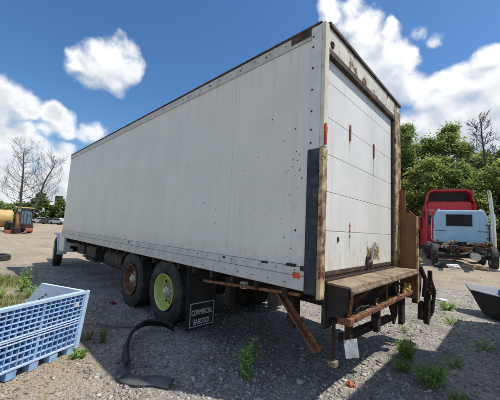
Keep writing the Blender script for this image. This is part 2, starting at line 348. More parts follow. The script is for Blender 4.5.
# ------------------------------------------------------------------ mesh builder
class MB:
    def __init__(s): s.v = []; s.f = []
    def add(s, vs, fs):
        o = len(s.v); s.v += [tuple(p) for p in vs]; s.f += [tuple(i + o for i in f) for f in fs]; return s
    def box(s, x0, x1, y0, y1, z0, z1, mx=None):
        P = [Vector((x, y, z)) for x in (x0, x1) for y in (y0, y1) for z in (z0, z1)]
        if mx is not None: P = [mx @ p for p in P]
        return s.add(P, [(0, 1, 3, 2), (4, 6, 7, 5), (0, 4, 5, 1), (2, 3, 7, 6), (0, 2, 6, 4), (1, 5, 7, 3)])
    def bar(s, p, q, w, h, up=(0, 0, 1)):
        p, q = Vector(p), Vector(q); d = (q - p); L = d.length; d.normalize(); up = Vector(up)
        if abs(d.dot(up)) > .98: up = Vector((1, 0, 0))
        sd = d.cross(up).normalized(); u = sd.cross(d)
        m = Matrix((d, sd, u)).transposed().to_4x4(); m.translation = p
        return s.box(0, L, -w / 2, w / 2, -h / 2, h / 2, m)
    def tube(s, pts, rad, n=8, cap=True):
        pts = [Vector(p) for p in pts]
        if not hasattr(rad, '__len__'): rad = [rad] * len(pts)
        o = len(s.v); prev = None
        for i, p in enumerate(pts):
            d = (pts[min(i + 1, len(pts) - 1)] - pts[max(i - 1, 0)]).normalized()
            if prev is None:
                a = d.orthogonal().normalized()
            else:
                a = (prev - d * prev.dot(d))
                a = a.normalized() if a.length > 1e-6 else d.orthogonal().normalized()
            prev = a; b = d.cross(a)
            for k in range(n):
                t = 2 * math.pi * k / n; s.v.append(tuple(p + (a * math.cos(t) + b * math.sin(t)) * rad[i]))
        for i in range(len(pts) - 1):
            for k in range(n):
                a0 = o + i * n + k; a1 = o + i * n + (k + 1) % n
                s.f.append((a0, a1, a1 + n, a0 + n))
        if cap:
            s.f.append(tuple(o + k for k in range(n - 1, -1, -1))); e = o + (len(pts) - 1) * n
            s.f.append(tuple(e + k for k in range(n)))
        return s
    def lathe(s, prof, n=40, mx=None, closed=False):
        # prof: (axial y, radius); axis = local Y
        o = len(s.v); m = len(prof)
        for k in range(n):
            t = 2 * math.pi * k / n
            for (y, r) in prof:
                p = Vector((r * math.cos(t), y, r * math.sin(t)))
                s.v.append(tuple(mx @ p if mx is not None else p))
        R = m if closed else m - 1
        for k in range(n):
            k2 = (k + 1) % n
            for i in range(R):
                j = (i + 1) % m
                s.f.append((o + k * m + i, o + k * m + j, o + k2 * m + j, o + k2 * m + i))
        return s
    def prism(s, poly, a0, a1, axis='y', mx=None):
        def P(u, w, a): return {'y': (u, a, w), 'x': (a, u, w), 'z': (u, w, a)}[axis]
        n = len(poly)
        vs = [Vector(P(u, w, a0)) for u, w in poly] + [Vector(P(u, w, a1)) for u, w in poly]
        if mx is not None: vs = [mx @ v for v in vs]
        fs = [(i, (i + 1) % n, (i + 1) % n + n, i + n) for i in range(n)] + [tuple(range(n - 1, -1, -1)), tuple(range(n, 2 * n))]
        return s.add(vs, fs)
    def mesh(s, name, mat, smooth=False, fix=True):
        me = bpy.data.meshes.new(name); me.from_pydata(s.v, [], s.f)
        me.materials.append(MATS[mat] if isinstance(mat, str) else mat)
        if fix:
            bm = bmesh.new(); bm.from_mesh(me); bmesh.ops.recalc_face_normals(bm, faces=bm.faces); bm.to_mesh(me); bm.free()
        if smooth:
            me.polygons.foreach_set('use_smooth', [True] * len(me.polygons))
            try: me.set_sharp_from_angle(angle=math.radians(38))
            except Exception: pass
        return me
    def build(s, name, mat, parent=None, bevel=0, smooth=False, label=None, loc=None):
        o = bpy.data.objects.new(name, s.mesh(name, mat, smooth)); COL.objects.link(o)
        if parent is not None: o.parent = parent
        if loc is not None: o.location = loc
        if bevel:
            b = o.modifiers.new('bevel', 'BEVEL'); b.width = bevel; b.segments = 2; b.limit_method = 'ANGLE'; b.angle_limit = math.radians(35)
        if label: o['label'] = label
        return o
def tag(o, label, cat, group=None):
    o['label'] = label; o['category'] = cat
    if group: o['group'] = group
    return o
def thing(name, label, cat, loc=(0, 0, 0), rz=0, group=None):
    o = bpy.data.objects.new(name, None); COL.objects.link(o); o.empty_display_size = .2
    o.location = loc; o.rotation_euler = (0, 0, rz)
    return tag(o, label, cat, group)
def inst(src, parent, loc=(0, 0, 0), rot=(0, 0, 0), name=None):
    o = src.copy(); COL.objects.link(o); o.parent = parent; o.location = loc; o.rotation_euler = rot
    if name: o.name = name
    return o
def npmesh(name, V, F, mat, tint=None, smooth=False):
    V = np.asarray(V, np.float32); F = np.asarray(F, np.int32); k = F.shape[1]
    me = bpy.data.meshes.new(name)
    me.vertices.add(len(V)); me.vertices.foreach_set('co', V.ravel())
    me.loops.add(F.size); me.loops.foreach_set('vertex_index', F.ravel())
    me.polygons.add(len(F)); me.polygons.foreach_set('loop_start', np.arange(0, F.size, k, dtype=np.int32))
    if smooth: me.polygons.foreach_set('use_smooth', np.ones(len(F), bool))
    if tint is not None:
        a = me.color_attributes.new('tint', 'FLOAT_COLOR', 'POINT')
        a.data.foreach_set('color', np.asarray(tint, np.float32).ravel())
    me.materials.append(MATS[mat]); me.update(calc_edges=True)
    return me
def npobj(name, V, F, mat, tint=None, parent=None, smooth=False):
    o = bpy.data.objects.new(name, npmesh(name, V, F, mat, tint, smooth)); COL.objects.link(o)
    if parent is not None: o.parent = parent
    return o

# ------------------------------------------------------------------ ground
def S_(v, a, b):
    t = np.clip((np.asarray(v, float) - a) / (b - a), 0, 1); return t * t * (3 - 2 * t)
def gz(x, y):
    x = np.asarray(x, float); y = np.asarray(y, float)
    h = .45 * S_(y, 7, 13.5) * S_(x, -25, -8) + .5 * S_(y, 16, 45)
    h = h - .10 * S_(-x, 8.6, 11.5) + .45 * S_(-x, 18, 75)
    far = S_(np.hypot(x, y), 6, 20)
    b = np.sin(x * 1.7 + 1.3 * np.sin(y * .9)) * np.cos(y * 1.35 + .7 * np.sin(x * 1.1)) + .6 * np.sin(x * 4.1 + y * 2.3) * np.cos(y * 3.7 - x)
    return h + b * (.012 + .03 * far)
def gzf(x, y): return float(gz(x, y))
def axis(a, b, st, far, g=1.22):
    mid = list(np.arange(a, b, st)); lo = []; d = st; p = a
    while p > -far: d *= g; p -= d; lo.append(p)
    hi = []; d = st; p = mid[-1]
    while p < far: d *= g; p += d; hi.append(p)
    return np.array(lo[::-1] + mid + hi)
gx_ = axis(-14, 4, .12, 1500); gy_ = axis(-4, 17, .12, 1500)
X, Y = np.meshgrid(gx_, gy_, indexing='ij'); Z = gz(X, Y)
V = np.stack([X, Y, Z], -1).reshape(-1, 3); nx, ny = X.shape
I = (np.arange(nx - 1)[:, None] * ny + np.arange(ny - 1)[None]).ravel()
F = np.stack([I, I + ny, I + ny + 1, I + 1], -1)
gr = npobj('ground', V, F, 'yard ground', smooth=True); gr['kind'] = 'structure'

# loose gravel: tens of thousands of stones, one object
ICO_V, ICO_F = [], []
_b = bmesh.new(); bmesh.ops.create_icosphere(_b, subdivisions=1, radius=1)
ICO_V = np.array([v.co[:] for v in _b.verts]); ICO_F = np.array([[v.index for v in f.verts] for f in _b.faces]); _b.free()
TPL = []
_r = np.random.default_rng(77)
for _k in range(8):
    _b = bmesh.new()
    for _p in _r.normal(0, 1, (9 + _k % 3, 3)): _b.verts.new(_p / np.linalg.norm(_p) * _r.uniform(.75, 1.1))
    _o = bmesh.ops.convex_hull(_b, input=_b.verts); bmesh.ops.triangulate(_b, faces=_b.faces)
    bmesh.ops.delete(_b, geom=[v for v in _b.verts if not v.link_faces], context='VERTS'); _b.verts.index_update()
    TPL.append((np.array([v.co[:] for v in _b.verts]), np.array([[v.index for v in f.verts] for f in _b.faces]))); _b.free()
def stones(P, size, flat=.62):
    Vs, Fs, Ts = [], [], []; o = 0; n8 = len(P)
    for q in range(8):
        sel = np.arange(q, n8, 8)
        if len(sel) == 0: continue
        v, f, t = stones1(P[sel], size[sel], flat, TPL[(q + n8) % 8] if n8 > 8 else TPL[int(size[0] * 1e5) % 8])
        Vs.append(v); Fs.append(f + o); Ts.append(t); o += len(v)
    return np.concatenate(Vs), np.concatenate(Fs), np.concatenate(Ts)
def stones1(P, size, flat, tpl):
    ICO_V, ICO_F = tpl
    n = len(P); k = len(ICO_V)
    j = 1 + NR.normal(0, .10, (n, k, 1))
    sc = NR.uniform(.65, 1.25, (n, 1, 3)) * size[:, None, None]; sc[:, :, 2] *= flat
    V = ICO_V[None] * j * sc
    a = NR.uniform(0, 6.28, n); c, s_ = np.cos(a)[:, None], np.sin(a)[:, None]
    x = V[:, :, 0] * c - V[:, :, 1] * s_; y = V[:, :, 0] * s_ + V[:, :, 1] * c
    V = np.stack([x, y, V[:, :, 2]], -1) + P[:, None, :]
    F = ICO_F[None] + (np.arange(n) * k)[:, None, None]
    t = np.zeros((n, k, 4)); t[:, :, 0] = np.clip(NR.beta(1.5, 1.8, n), 0, 1)[:, None]; t[:, :, 1] = (NR.random(n) ** 2)[:, None]; t[:, :, 3] = 1
    return V.reshape(-1, 3), F.reshape(-1, 3), t.reshape(-1, 4)
N = 60000
r = .9 + 13 * NR.random(N * 4) ** 1.25; th = np.radians(NR.uniform(86, 182, N * 4))
px = CAM.x + r * np.cos(th); py = CAM.y + r * np.sin(th)
clump = np.sin(px * 2.1 + np.sin(py * 1.7)) * np.sin(py * 1.9 + 1.1 * np.sin(px * 1.3)) + .5 * np.sin(px * 5 + py * 3)
ok = (py < 8.2 + .8 * clump) & (px > -10.5) & ((py > -1.15 + .25 * clump) | (px > -1.4) | (NR.random(N * 4) < .3)) & (NR.random(N * 4) < .62 + .38 * clump)
px, py = px[ok][:N], py[ok][:N]
size = .006 + .008 * NR.random(len(px)) ** 2 + .030 * NR.random(len(px)) ** 14
P = np.stack([px, py, gz(px, py) + size * .15], -1)
V, F, T = stones(P, size)
o = npobj('gravel', V, F, 'gravel stone', T); o['kind'] = 'stuff'; tag(o, 'loose grey and tan gravel stones covering the ground round the truck', 'gravel')
n = 2600
r = 1.5 + 8 * NR.random(n * 3) ** 1.2; th = np.radians(NR.uniform(88, 175, n * 3))
px = CAM.x + r * np.cos(th); py = CAM.y + r * np.sin(th)
ok = (np.sin(px * 1.5 + 2 * np.sin(py * 1.1)) * np.sin(py * 1.7 + 1.3 * px) > .15) & (py > -1.3) & (py < 8) & (px > -9)
px, py = px[ok][:n], py[ok][:n]; size = .016 + .026 * NR.random(len(px)) ** 2.5
V, F, T = stones(np.stack([px, py, gz(px, py) + size * .12], -1), size, .6)
o = npobj('rubble', V, F, 'gravel stone', T); o['kind'] = 'stuff'; tag(o, 'coarser broken stones lying in patches on the gravel', 'rubble')
n = 1500
px = NR.uniform(-4.5, 1.6, n); py = NR.uniform(-2.2, 4.5, n); an = NR.uniform(0, 6.28, n); ll = NR.uniform(.02, .09, n); zz = gz(px, py) + .012
dx, dy = np.cos(an), np.sin(an); ww = .0022
V = np.stack([np.stack([px - dy * ww, py + dx * ww, zz], -1), np.stack([px + dy * ww, py - dx * ww, zz], -1), np.stack([px + dx * ll, py + dy * ll, zz + NR.uniform(0, .02, n)], -1)], 1).reshape(-1, 3)
T = np.ones((3 * n, 4)); T[:, 0] = np.repeat(NR.random(n), 3); T[:, 1] = 1
o = npobj('dead_stalks', V, np.arange(3 * n).reshape(n, 3), 'wood chip', T); o['kind'] = 'stuff'; tag(o, 'dry broken stalks littering the gravel in the foreground', 'dead stalks')
# sparse stones on the packed dirt farther out
n = 9000
r = 9 + 34 * NR.random(n) ** 1.3; th = np.radians(NR.uniform(84, 184, n))
px = CAM.x + r * np.cos(th); py = CAM.y + r * np.sin(th); size = .010 + .018 * NR.random(n) ** 3 + .03 * NR.random(n) ** 12
V, F, T = stones(np.stack([px, py, gz(px, py) + size * .1], -1), size, .5)
o = npobj('scattered_stones', V, F, 'wood chip', T); o['kind'] = 'stuff'; tag(o, 'small stones scattered over the packed tan dirt of the yard', 'stones')
# tan wood chips and dirt crumbs in the sunlit lower left
n = 5200
px = NR.uniform(-4.2, -.7, n); py = NR.uniform(-2.3, -1.0, n)
size = .006 + .014 * NR.random(n) ** 3
P = np.stack([px, py, gz(px, py) + size * .2], -1)
V, F, T = stones(P, size, .4)
o = npobj('wood_chips', V, F, 'wood chip', T); o['kind'] = 'stuff'; tag(o, 'tan wood chips and crumbs strewn on the sunlit dirt', 'wood chips')
# single big stones
ROCKL = ['large pale rock at the edge of the sunlit strip below the bracket foot', 'rock in the sunlit strip beside the orange brick fragment', 'grey rock in the shade left of the sunlit strip', 'largest pale rock right of the fallen mudguard foot',
         'rock just above the mudguard foot inside its curve', 'small rock right of the fallen mudguard', 'small rock at the shadow edge near the bottom centre', 'rock at the outer bend of the fallen mudguard', 'small rock in the hollow of the curved mudguard',
         'rock on the gravel between the crate and the rusty wheel', 'rock in the sun behind the bushy weed pair', 'rock in the shade left of the black fairing', 'rock beside the yellow green weed left of the fairing', 'rock in the dark under the truck near the hanging brace']
for i, (x, y, s) in enumerate([(-.35, .30, .075), (-.10, .60, .06), (-.75, .15, .05), (-1.15, -.55, .07), (-1.35, -.35, .05), (-.95, -.30, .045), (.10, .95, .04),
                               (-2.25, -.85, .05), (-1.75, -.62, .04), (-3.4, -.5, .05), (.55, 2.6, .05), (.75, 4.2, .05), (.2, 5.2, .06), (-1.5, .6, .05)]):
    P = np.array([[x, y, gzf(x, y) + s * .25]])
    V, F, T = stones(P, np.array([s]), .6)
    o = npobj('rock', V, F, 'rock', T); tag(o, ROCKL[i], 'rock', 'larger rocks in the gravel')

# ------------------------------------------------------------------ box truck
T0 = thing('box_truck', 'long white box truck with rusty open-worked rear platform and closed roll-up door', 'truck')
BL = 9.69; H0 = 1.05; H1 = 3.88; BW = 2.56
seams = [-.135, -1.32, -3.05, -4.78, -6.51, -8.24, -BL + .02]
base = None
for a, b_ in zip(seams, seams[1:]):
    MB().box(b_ + .0015, a - .0015, 0, .035, 1.285, 3.725).build('side_panel', 'aged white panel paint', T0, .003)
MB().box(-BL + .02, -.14, BW - .035, BW, 1.285, 3.725).build('side_panel', 'aged white panel paint', T0)
MB().box(-BL, -.004, .055, BW - .055, 1.03, 1.20).build('box_floor', 'dark rust', T0)
MB().box(-BL, -BL + .018, .0, BW, 1.06, 3.80).build('front_wall', 'aged white panel paint', T0, .01)
MB().box(-BL, -.02, .02, BW - .02, 3.80, 3.86).build('roof', 'rail paint', T0, .01)
for y0, y1 in ((-.012, .05), (BW - .05, BW + .012)):
    MB().box(-BL, -.137, y0, y1, 3.728, 3.852).build('top_rail', 'rail paint', T0, .006)
    MB().box(-BL, -.01, y0 - .006, y1 + .006, 3.856, 3.885).build('roof_edge', 'header rust', T0, .006)
MB().box(-.40, -.14, -.0165, -.0125, 3.765, 3.85).build('marker_strip', 'header rust', T0)
for y0, y1 in ((-.012, .05), (BW - .05, BW + .012)):
    MB().box(-BL, -.137, y0, y1, H0, 1.19).build('lower_rail', 'skirt paint', T0, .006)
    MB().box(-BL, -.137, y0 - .006, y1 + .006, 1.1935, 1.282).build('skirt_rail', 'skirt paint', T0, .008)
# rivets: joined rows
rv = MB()
def rivet(x, y, z, r=.009):
    rv.lathe([(-.004, .0001), (-.003, r * .7), (0, r)], 6, Matrix.Translation((x, y, z)))
x = -.25
while x > -BL + .1:
    rivet(x, -.012, 3.80); rivet(x, -.018, 1.245); rivet(x - .12, -.012, 1.11); x -= .24
o = rv.build('rivet_row', 'dark rust', T0); o['kind'] = 'stuff'
bolts = MB()
for z in (3.74, 3.62, 3.38, 3.14, 2.9, 2.7, 2.56):
    MB().lathe([(-.008, .0001), (-.008, .009), (0, .011)], 10, Matrix.Translation((-.105, -.016, z))).build('bolt', 'dark rust', T0)
for x in (-.30, -.78, -1.25, -1.9, -2.5, -3.3):
    MB().lathe([(-.007, .0001), (-.007, .009), (0, .011)], 10, Matrix.Translation((x, -.012, 3.785))).build('bolt', 'dark rust', T0)
# rear corner posts
for sgn, y in ((0, 0.), (1, BW)):
    y0, y1 = (-.016, .05) if not sgn else (BW - .05, BW + .016)
    MB().box(-.133, -.002, y0, y1, 2.49, 3.852).build('corner_post', 'post white', T0, .008)
    MB().box(-.142, -.002, y0 - .003, y1 + .003, H0 - .02, 2.488).build('post_guard', 'post blue grey', T0, .008, label='dark blue grey lower guard of the corner post')
# rear frame: left strip, right strip, header
MB().box(.0, .045, -.022, .062, 2.50, 3.856).build('frame_strip', 'cream paint', T0, .008)
MB().box(.0, .047, -.024, .07, 1.0, 2.497).build('frame_strip', 'peeling tan', T0, .01, label='peeling tan and rust lower frame strip')
MB().box(.0, .05, 2.30, BW + .02, 1.0, 3.72).build('frame_strip', 'peeling tan', T0, .01)
MB().box(-.02, .03, 2.262, 2.298, 1.2, 3.55).build('door_guide', 'sill dark', T0)
MB().box(-.02, .02, .064, .085, 1.2, 3.55).build('door_guide', 'sill dark', T0)
MB().box(-.01, .038, .065, BW - .02, 3.60, 3.835).build('header', 'cream paint', T0, .008)
MB().box(-.01, .044, .06, BW, 3.525, 3.597).build('header_lip', 'header rust', T0, .008)
MB().box(-.01, .060, .05, BW + .02, 3.838, 3.884).build('header_cap', 'header rust', T0, .008)
MB().lathe([(0, .001), (-.012, .03), (0, .042)], 14, Matrix.Translation((.04, .13, 3.66)) @ Matrix.Rotation(math.pi / 2, 4, 'Z')).build('lamp_socket', 'dark rust', T0)
# roll-up door panels
dz = [1.245, 1.66, 2.07, 2.47, 2.87, 3.27, 3.56]
for a, b_ in zip(dz, dz[1:]):
    MB().box(-.045, -.008, .075, 2.285, a + .0022, b_ - .0022).build('door_panel', 'door white paint', T0, .003)
MB().box(-.05, .0, .07, 2.29, 1.205, 1.246).build('door_seal', 'sill dark', T0)
MB().box(-.047, -.040, .075, 2.285, 1.2, 3.56).build('door_backing', 'plate white', T0)
# vertical seam trims and hardware on the door
for y, z0, z1 in ((.705, 2.76, 2.95), (1.487, 2.72, 2.92)):
    MB().box(-.008, .004, y - .018, y + .018, z0, z1).build('hinge_plate', 'rust orange', T0, .003)
for k in range(6):
    MB().box(-.008, -.004, .725, .75, 1.60 + k * .03, 1.63 + k * .03).build('reflective_strip', 'red lens' if k % 2 == 0 else 'tail white', T0)
MB().tube([(.0, 1.28, 1.28), (.05, 1.30, 1.33), (.05, 1.345, 1.47), (.06, 1.36, 1.55)], [.014, .018, .016, .016], 8).build('latch_handle', 'steel', T0, smooth=True)
MB().box(-.008, .018, 1.235, 1.42, 1.25, 1.36).build('latch_plate', 'dark rust', T0, .004)
MB().box(-.008, .022, 1.38, 1.395, 1.27, 1.43).build('latch_plate', 'steel', T0, .003)
MB().box(-.008, .002, .42, .45, 1.55, 1.60).build('door_hole', 'chassis black', T0)
MB().bar((.02, 1.22, 1.24), (.02, 1.24, 1.36), .012, .02).build('latch_pin', 'sill dark', T0)
# lights on the rear post
MB().box(.047, .066, -.018, .014, 2.64, 2.74).build('marker_lamp', 'orange red lens', T0, .006)
MB().box(.047, .066, -.018, .014, 2.515, 2.635).build('marker_lamp', 'red lens', T0, .01)
MB().box(-.27, -.19, -.024, -.018, 1.165, 1.225).build('side_reflector', 'orange red lens', T0, .003)
# patches and dents on the side near the rear corner
for x, z, r in ((-.30, 1.90, .030), (-.20, 1.58, .032), (-.20, 1.36, .03), (-.42, 2.28, .022), (-.33, 2.42, .018)):
    MB().lathe([(.0, .0001), (-.002, r * .6), (-.006, r * .8), (0, r)], 16, Matrix.Translation((x, 0, z))).build('patch', 'post white', T0, smooth=True)
for x, z, l, h in ((-.30, 1.29, .12, .03), (-.66, 1.275, .10, .022), (-1.35, 1.26, .05, .03), (-.16, 1.27, .05, .05), (-4.3, 1.25, .07, .03)):
    MB().box(x - l / 2, x + l / 2, -.022, -.004, z - h / 2, z + h / 2).build('scuff', 'dark rust', T0, .006)

CH = [(-.29, 2.50), (-.27, 2.40), (-.34, 2.34), (-.23, 2.31), (-.29, 2.24), (-.34, 2.15), (-.85, 2.52), (-1.36, 2.22), (-.33, 2.42), (-.25, 2.46), (-.24, 2.29), (-.21, 2.20), (-.36, 2.03), (-.26, 1.94), (-.31, 2.76),
      (-.47, 2.65), (-1.1, 2.38), (-1.9, 1.99), (-.41, 1.57), (-.32, 1.46), (-.47, 1.77), (-.27, 1.65), (-3.05, 2.18), (-4.1, 2.5), (-.65, 2.95), (-2.4, 2.6), (-.95, 1.8), (-.75, 1.62), (-1.6, 1.7)]
for i, (x, z) in enumerate(CH):
    q = rnd.uniform(.004, .0125); k = rnd.randint(5, 8); a0 = rnd.uniform(0, 6)
    MB().prism([(x + q * rnd.uniform(.6, 1.2) * math.cos(a0 + 6.28 * j / k), z + q * rnd.uniform(.6, 1.3) * math.sin(a0 + 6.28 * j / k)) for j in range(k)], -.0015, .003, 'y').build('paint_chip', 'dark rust', T0)
# liftgate platform at the rear
MB().prism([(.05, 1.165), (.30, 1.155), (.312, 1.10), (.296, 1.10), (.286, 1.135), (.05, 1.145)], .09, 2.50, 'y').build('platform', 'rust deck', T0, .004)
MB().prism([(.052, .84), (.20, .86), (.262, .93), (.275, 1.146), (.052, 1.146)], .10, .112, 'y').build('end_plate', 'maroon dark', T0, .003)
MB().box(.01, .048, .08, 2.45, .72, 1.18).build('platform_back', 'dark rust', T0)
lip = MB()
MB().box(.298, .318, .095, 2.49, 1.09, 1.118).build('platform_lip', 'rust deck', T0, .004)
MB().box(.15, .25, .20, 2.50, .785, .835).build('lower_rail_bar', 'rust orange', T0, .005)
MB().box(.135, .265, .165, .245, .778, .85).build('rail_end', 'rust orange', T0, .006)
MB().bar((.27, .175, 1.13), (.215, .225, .84), .035, .05).build('strut', 'rust', T0, .004)
MB().bar((.27, 1.18, 1.13), (.215, 1.33, .835), .018, .03).build('strut', 'rust', T0, .003)
MB().tube([(.27, 2.05, 1.09), (.2, 2.3, .98), (.14, 2.42, .9)], .008, 6).build('brace_wire', 'rust', T0)
# brown upright plate on the far side
MB().prism([(.045, .70), (.295, .70), (.295, 1.96), (.135, 2.13), (.135, 2.40), (.045, 2.40)], 2.505, 2.52, 'y').build('side_plate', 'plate brown', T0, .003)
MB().box(.288, .312, 2.47, 2.525, .66, 1.97).build('plate_edge', 'peeling tan', T0, .003)
MB().box(.15, .19, 2.497, 2.503, 2.03, 2.11).build('plate_slot', 'dark rust', T0)
for y in (.32, .75, 1.18, 1.62, 2.05, 2.4):
    MB().lathe([(-.008, .0001), (-.008, .012), (0, .013)], 6, Matrix.Translation((.25, y, .81)) @ Matrix.Rotation(math.pi / 2, 4, 'Z')).build('bolt', 'dark rust', T0)
for y in (.5, 1.3, 2.0):
    MB().box(.06, .25, y, y + .02, 1.02, 1.105).build('deck_rib', 'dark rust', T0, .003)
    MB().bar((.05, y + .2, .86), (.26, y + .2, 1.08), .03, .03).build('deck_brace', 'rust', T0, .003)
# posts, brackets, hanging plate, lamp under the platform
for y0, y1, z0, zz in ((.33, .40, .60, .75), (1.10, 1.20, .5, .75), (2.10, 2.24, .38, .75)):
    MB().box(.13, .19, y0, y1, z0, zz + .05).build('hanger_post', 'dark rust', T0, .004)
MB().prism([(1.12, .80), (1.38, .80), (1.34, .62), (1.22, .55), (1.14, .5)], .10, .128, 'x').build('bracket_plate', 'dark rust', T0, .003)
MB().prism([(1.72, .80), (2.20, .80), (2.16, .5), (2.02, .38), (1.93, .55)], .08, .11, 'x').build('bracket_plate', 'dark rust', T0, .003)
MB().bar((.05, .45, .55), (.05, 2.0, .47), .08, .075).build('bumper_beam', 'dark rust', T0, .005)
MB().box(.085, .112, .40, .50, .545, .64).build('tail_lamp', 'red lens', T0, .01)
mx = Matrix.Translation((.20, .34, .525)) @ Matrix.Rotation(-.75, 4, 'Z') @ Matrix.Rotation(.12, 4, 'X') @ Matrix.Rotation(-.1, 4, 'Y')
MB().box(-.004, .004, -.068, .068, -.085, .085, mx).build('plate_holder', 'plate white', T0, .003)
MB().box(.05, .13, .14, .22, .375, .425).build('bracket_foot', 'rust deck', T0, .006)
MB().box(.075, .105, .165, .195, .42, .80).build('hanger_post', 'dark rust', T0, .004)
# lift arm, linkage and chain on the far side
MB().prism([(2.58, .62), (2.70, .60), (2.86, .8), (2.92, 1.05), (2.80, 1.28), (2.64, 1.33), (2.58, 1.1)], .19, .27, 'x').build('lift_arm', 'dark rust', T0, .015)
MB().prism([(2.62, .38), (2.78, .36), (2.84, .62), (2.66, .66)], .26, .33, 'x').build('lift_arm', 'dark rust', T0, .012)
MB().tube([(.30, 2.62, 1.2), (.36, 2.72, .98), (.34, 2.7, .72)], .035, 8).build('cylinder_hose', 'chassis black', T0, smooth=True)
MB().prism([(2.66, .34), (2.74, .30), (2.80, .42), (2.90, .52), (2.88, .80), (2.72, .84)], .33, .40, 'x').build('lift_arm', 'dark rust', T0, .012)
MB().tube([(.38, 2.86, 1.05), (.44, 2.9, .8), (.42, 2.84, .5), (.36, 2.78, .36)], .028, 8).build('cylinder_hose', 'dark rust', T0, smooth=True)
MB().box(.36, .42, 2.84, 2.90, .74, 1.12).build('lift_bracket', 'dark rust', T0, .006)
lk = MB()
for k in range(28):
    t = 2 * math.pi * k / 28
lkm = MB().tube([(.022 * math.cos(2 * math.pi * k / 12), 0, .036 * math.sin(2 * math.pi * k / 12)) for k in range(13)], .0085, 5).mesh('chain_link', 'dark rust', True)
for k in range(8):
    o = bpy.data.objects.new('chain_link', lkm); COL.objects.link(o); o.parent = T0
    o.location = (.40 + .03 * math.sin(k * .9), 2.70 + .02 * math.cos(k * 1.3), .92 - k * .052); o.rotation_euler = (.2 * (k % 3), .1, (k % 2) * 1.57 + .3)

# underbody
for y in (.83, 1.68):
    MB().box(-12.4, -.2, y, y + .08, .72, .99).build('frame_rail', 'chassis black', T0, .006)
x = -.45
while x > -BL:
    MB().box(x, x + .06, .05, BW - .05, .945, 1.028).build('cross_member', 'dark rust', T0); x -= .42
for xa in (-2.893, -4.212):
    MB().tube([(xa, .35, .52), (xa, 2.21, .52)], .075, 12).build('axle', 'chassis black', T0, smooth=True)
    MB().lathe([(-.2, .08), (-.15, .17), (0, .2), (.15, .17), (.2, .08)], 16, Matrix.Translation((xa, 1.28, .52))).build('differential', 'chassis black', T0, smooth=True)
    for y in (.83, 1.68):
        for k in range(4):
            MB().bar((xa - .55 + k * .1, y + .04, .66 - k * .022), (xa + .55 - k * .1, y + .04, .66 - k * .022), .075, .018).build('spring_leaf', 'chassis black', T0)
MB().tube([(-2.9, 1.28, .6), (-9.5, 1.28, .78)], .05, 10).build('drive_shaft', 'chassis black', T0, smooth=True)
MB().tube([(-6.35, .52, .72), (-5.25, .52, .72)], .27, 22).build('fuel_tank', 'chassis black', T0, .01, smooth=True)
for x in (-6.1, -5.5):
    MB().lathe([(-.02, .275), (.02, .275)], 22, Matrix.Translation((x, .52, .72)) @ Matrix.Rotation(math.pi / 2, 4, 'Z')).build('tank_strap', 'rust', T0)
MB().box(-7.65, -6.85, .2, .72, .52, .93).build('battery_box', 'chassis black', T0, .01)
MB().box(-7.7, -6.8, .13, .3, .60, .635).build('step_plate', 'dark rust', T0, .004)
MB().box(-8.6, -7.9, .22, .68, .62, .9).build('tool_box', 'chassis black', T0, .01)
MB().tube([(-8.9, .55, .82), (-8.1, .55, .82)], .14, 16).build('air_tank', 'chassis black', T0, smooth=True)
for x, z in ((-8.75, .78), (-7.75, .98), (-9.2, .95)):
    MB().bar((x, .06, z), (x - .35, .35, z - .06), .03, .09).build('side_bracket', 'dark rust', T0)
MB().bar((-.25, .10, .985), (-1.88, .10, .865), .05, .035).build('loose_rail', 'rust', T0, .004)
MB().bar((-.60, .15, .96), (-.075, .15, .452), .018, .10, up=(0, -1, .2)).build('hanging_brace', 'rust orange', T0, .003)
MB().bar((-.60, .185, .97), (-.06, .185, .46), .075, .014, up=(0, -1, .2)).build('hanging_brace', 'rust', T0, .003)
MB().box(-1.35, -1.25, .3, .36, .83, .93).build('bracket_plate', 'plate white', T0, .004)
MB().box(-.75, -.66, .9, .96, .78, .86).build('bracket_plate', 'plate white', T0, .004)
for x in (-.5, -1.6):
    MB().box(x - .05, x + .05, .3, .42, .55, .94).build('hanger_post', 'dark rust', T0, .004)
MB().box(-1.55, -.55, .55, 2.0, .80, .94).build('rear_cross_beam', 'dark rust', T0, .005)

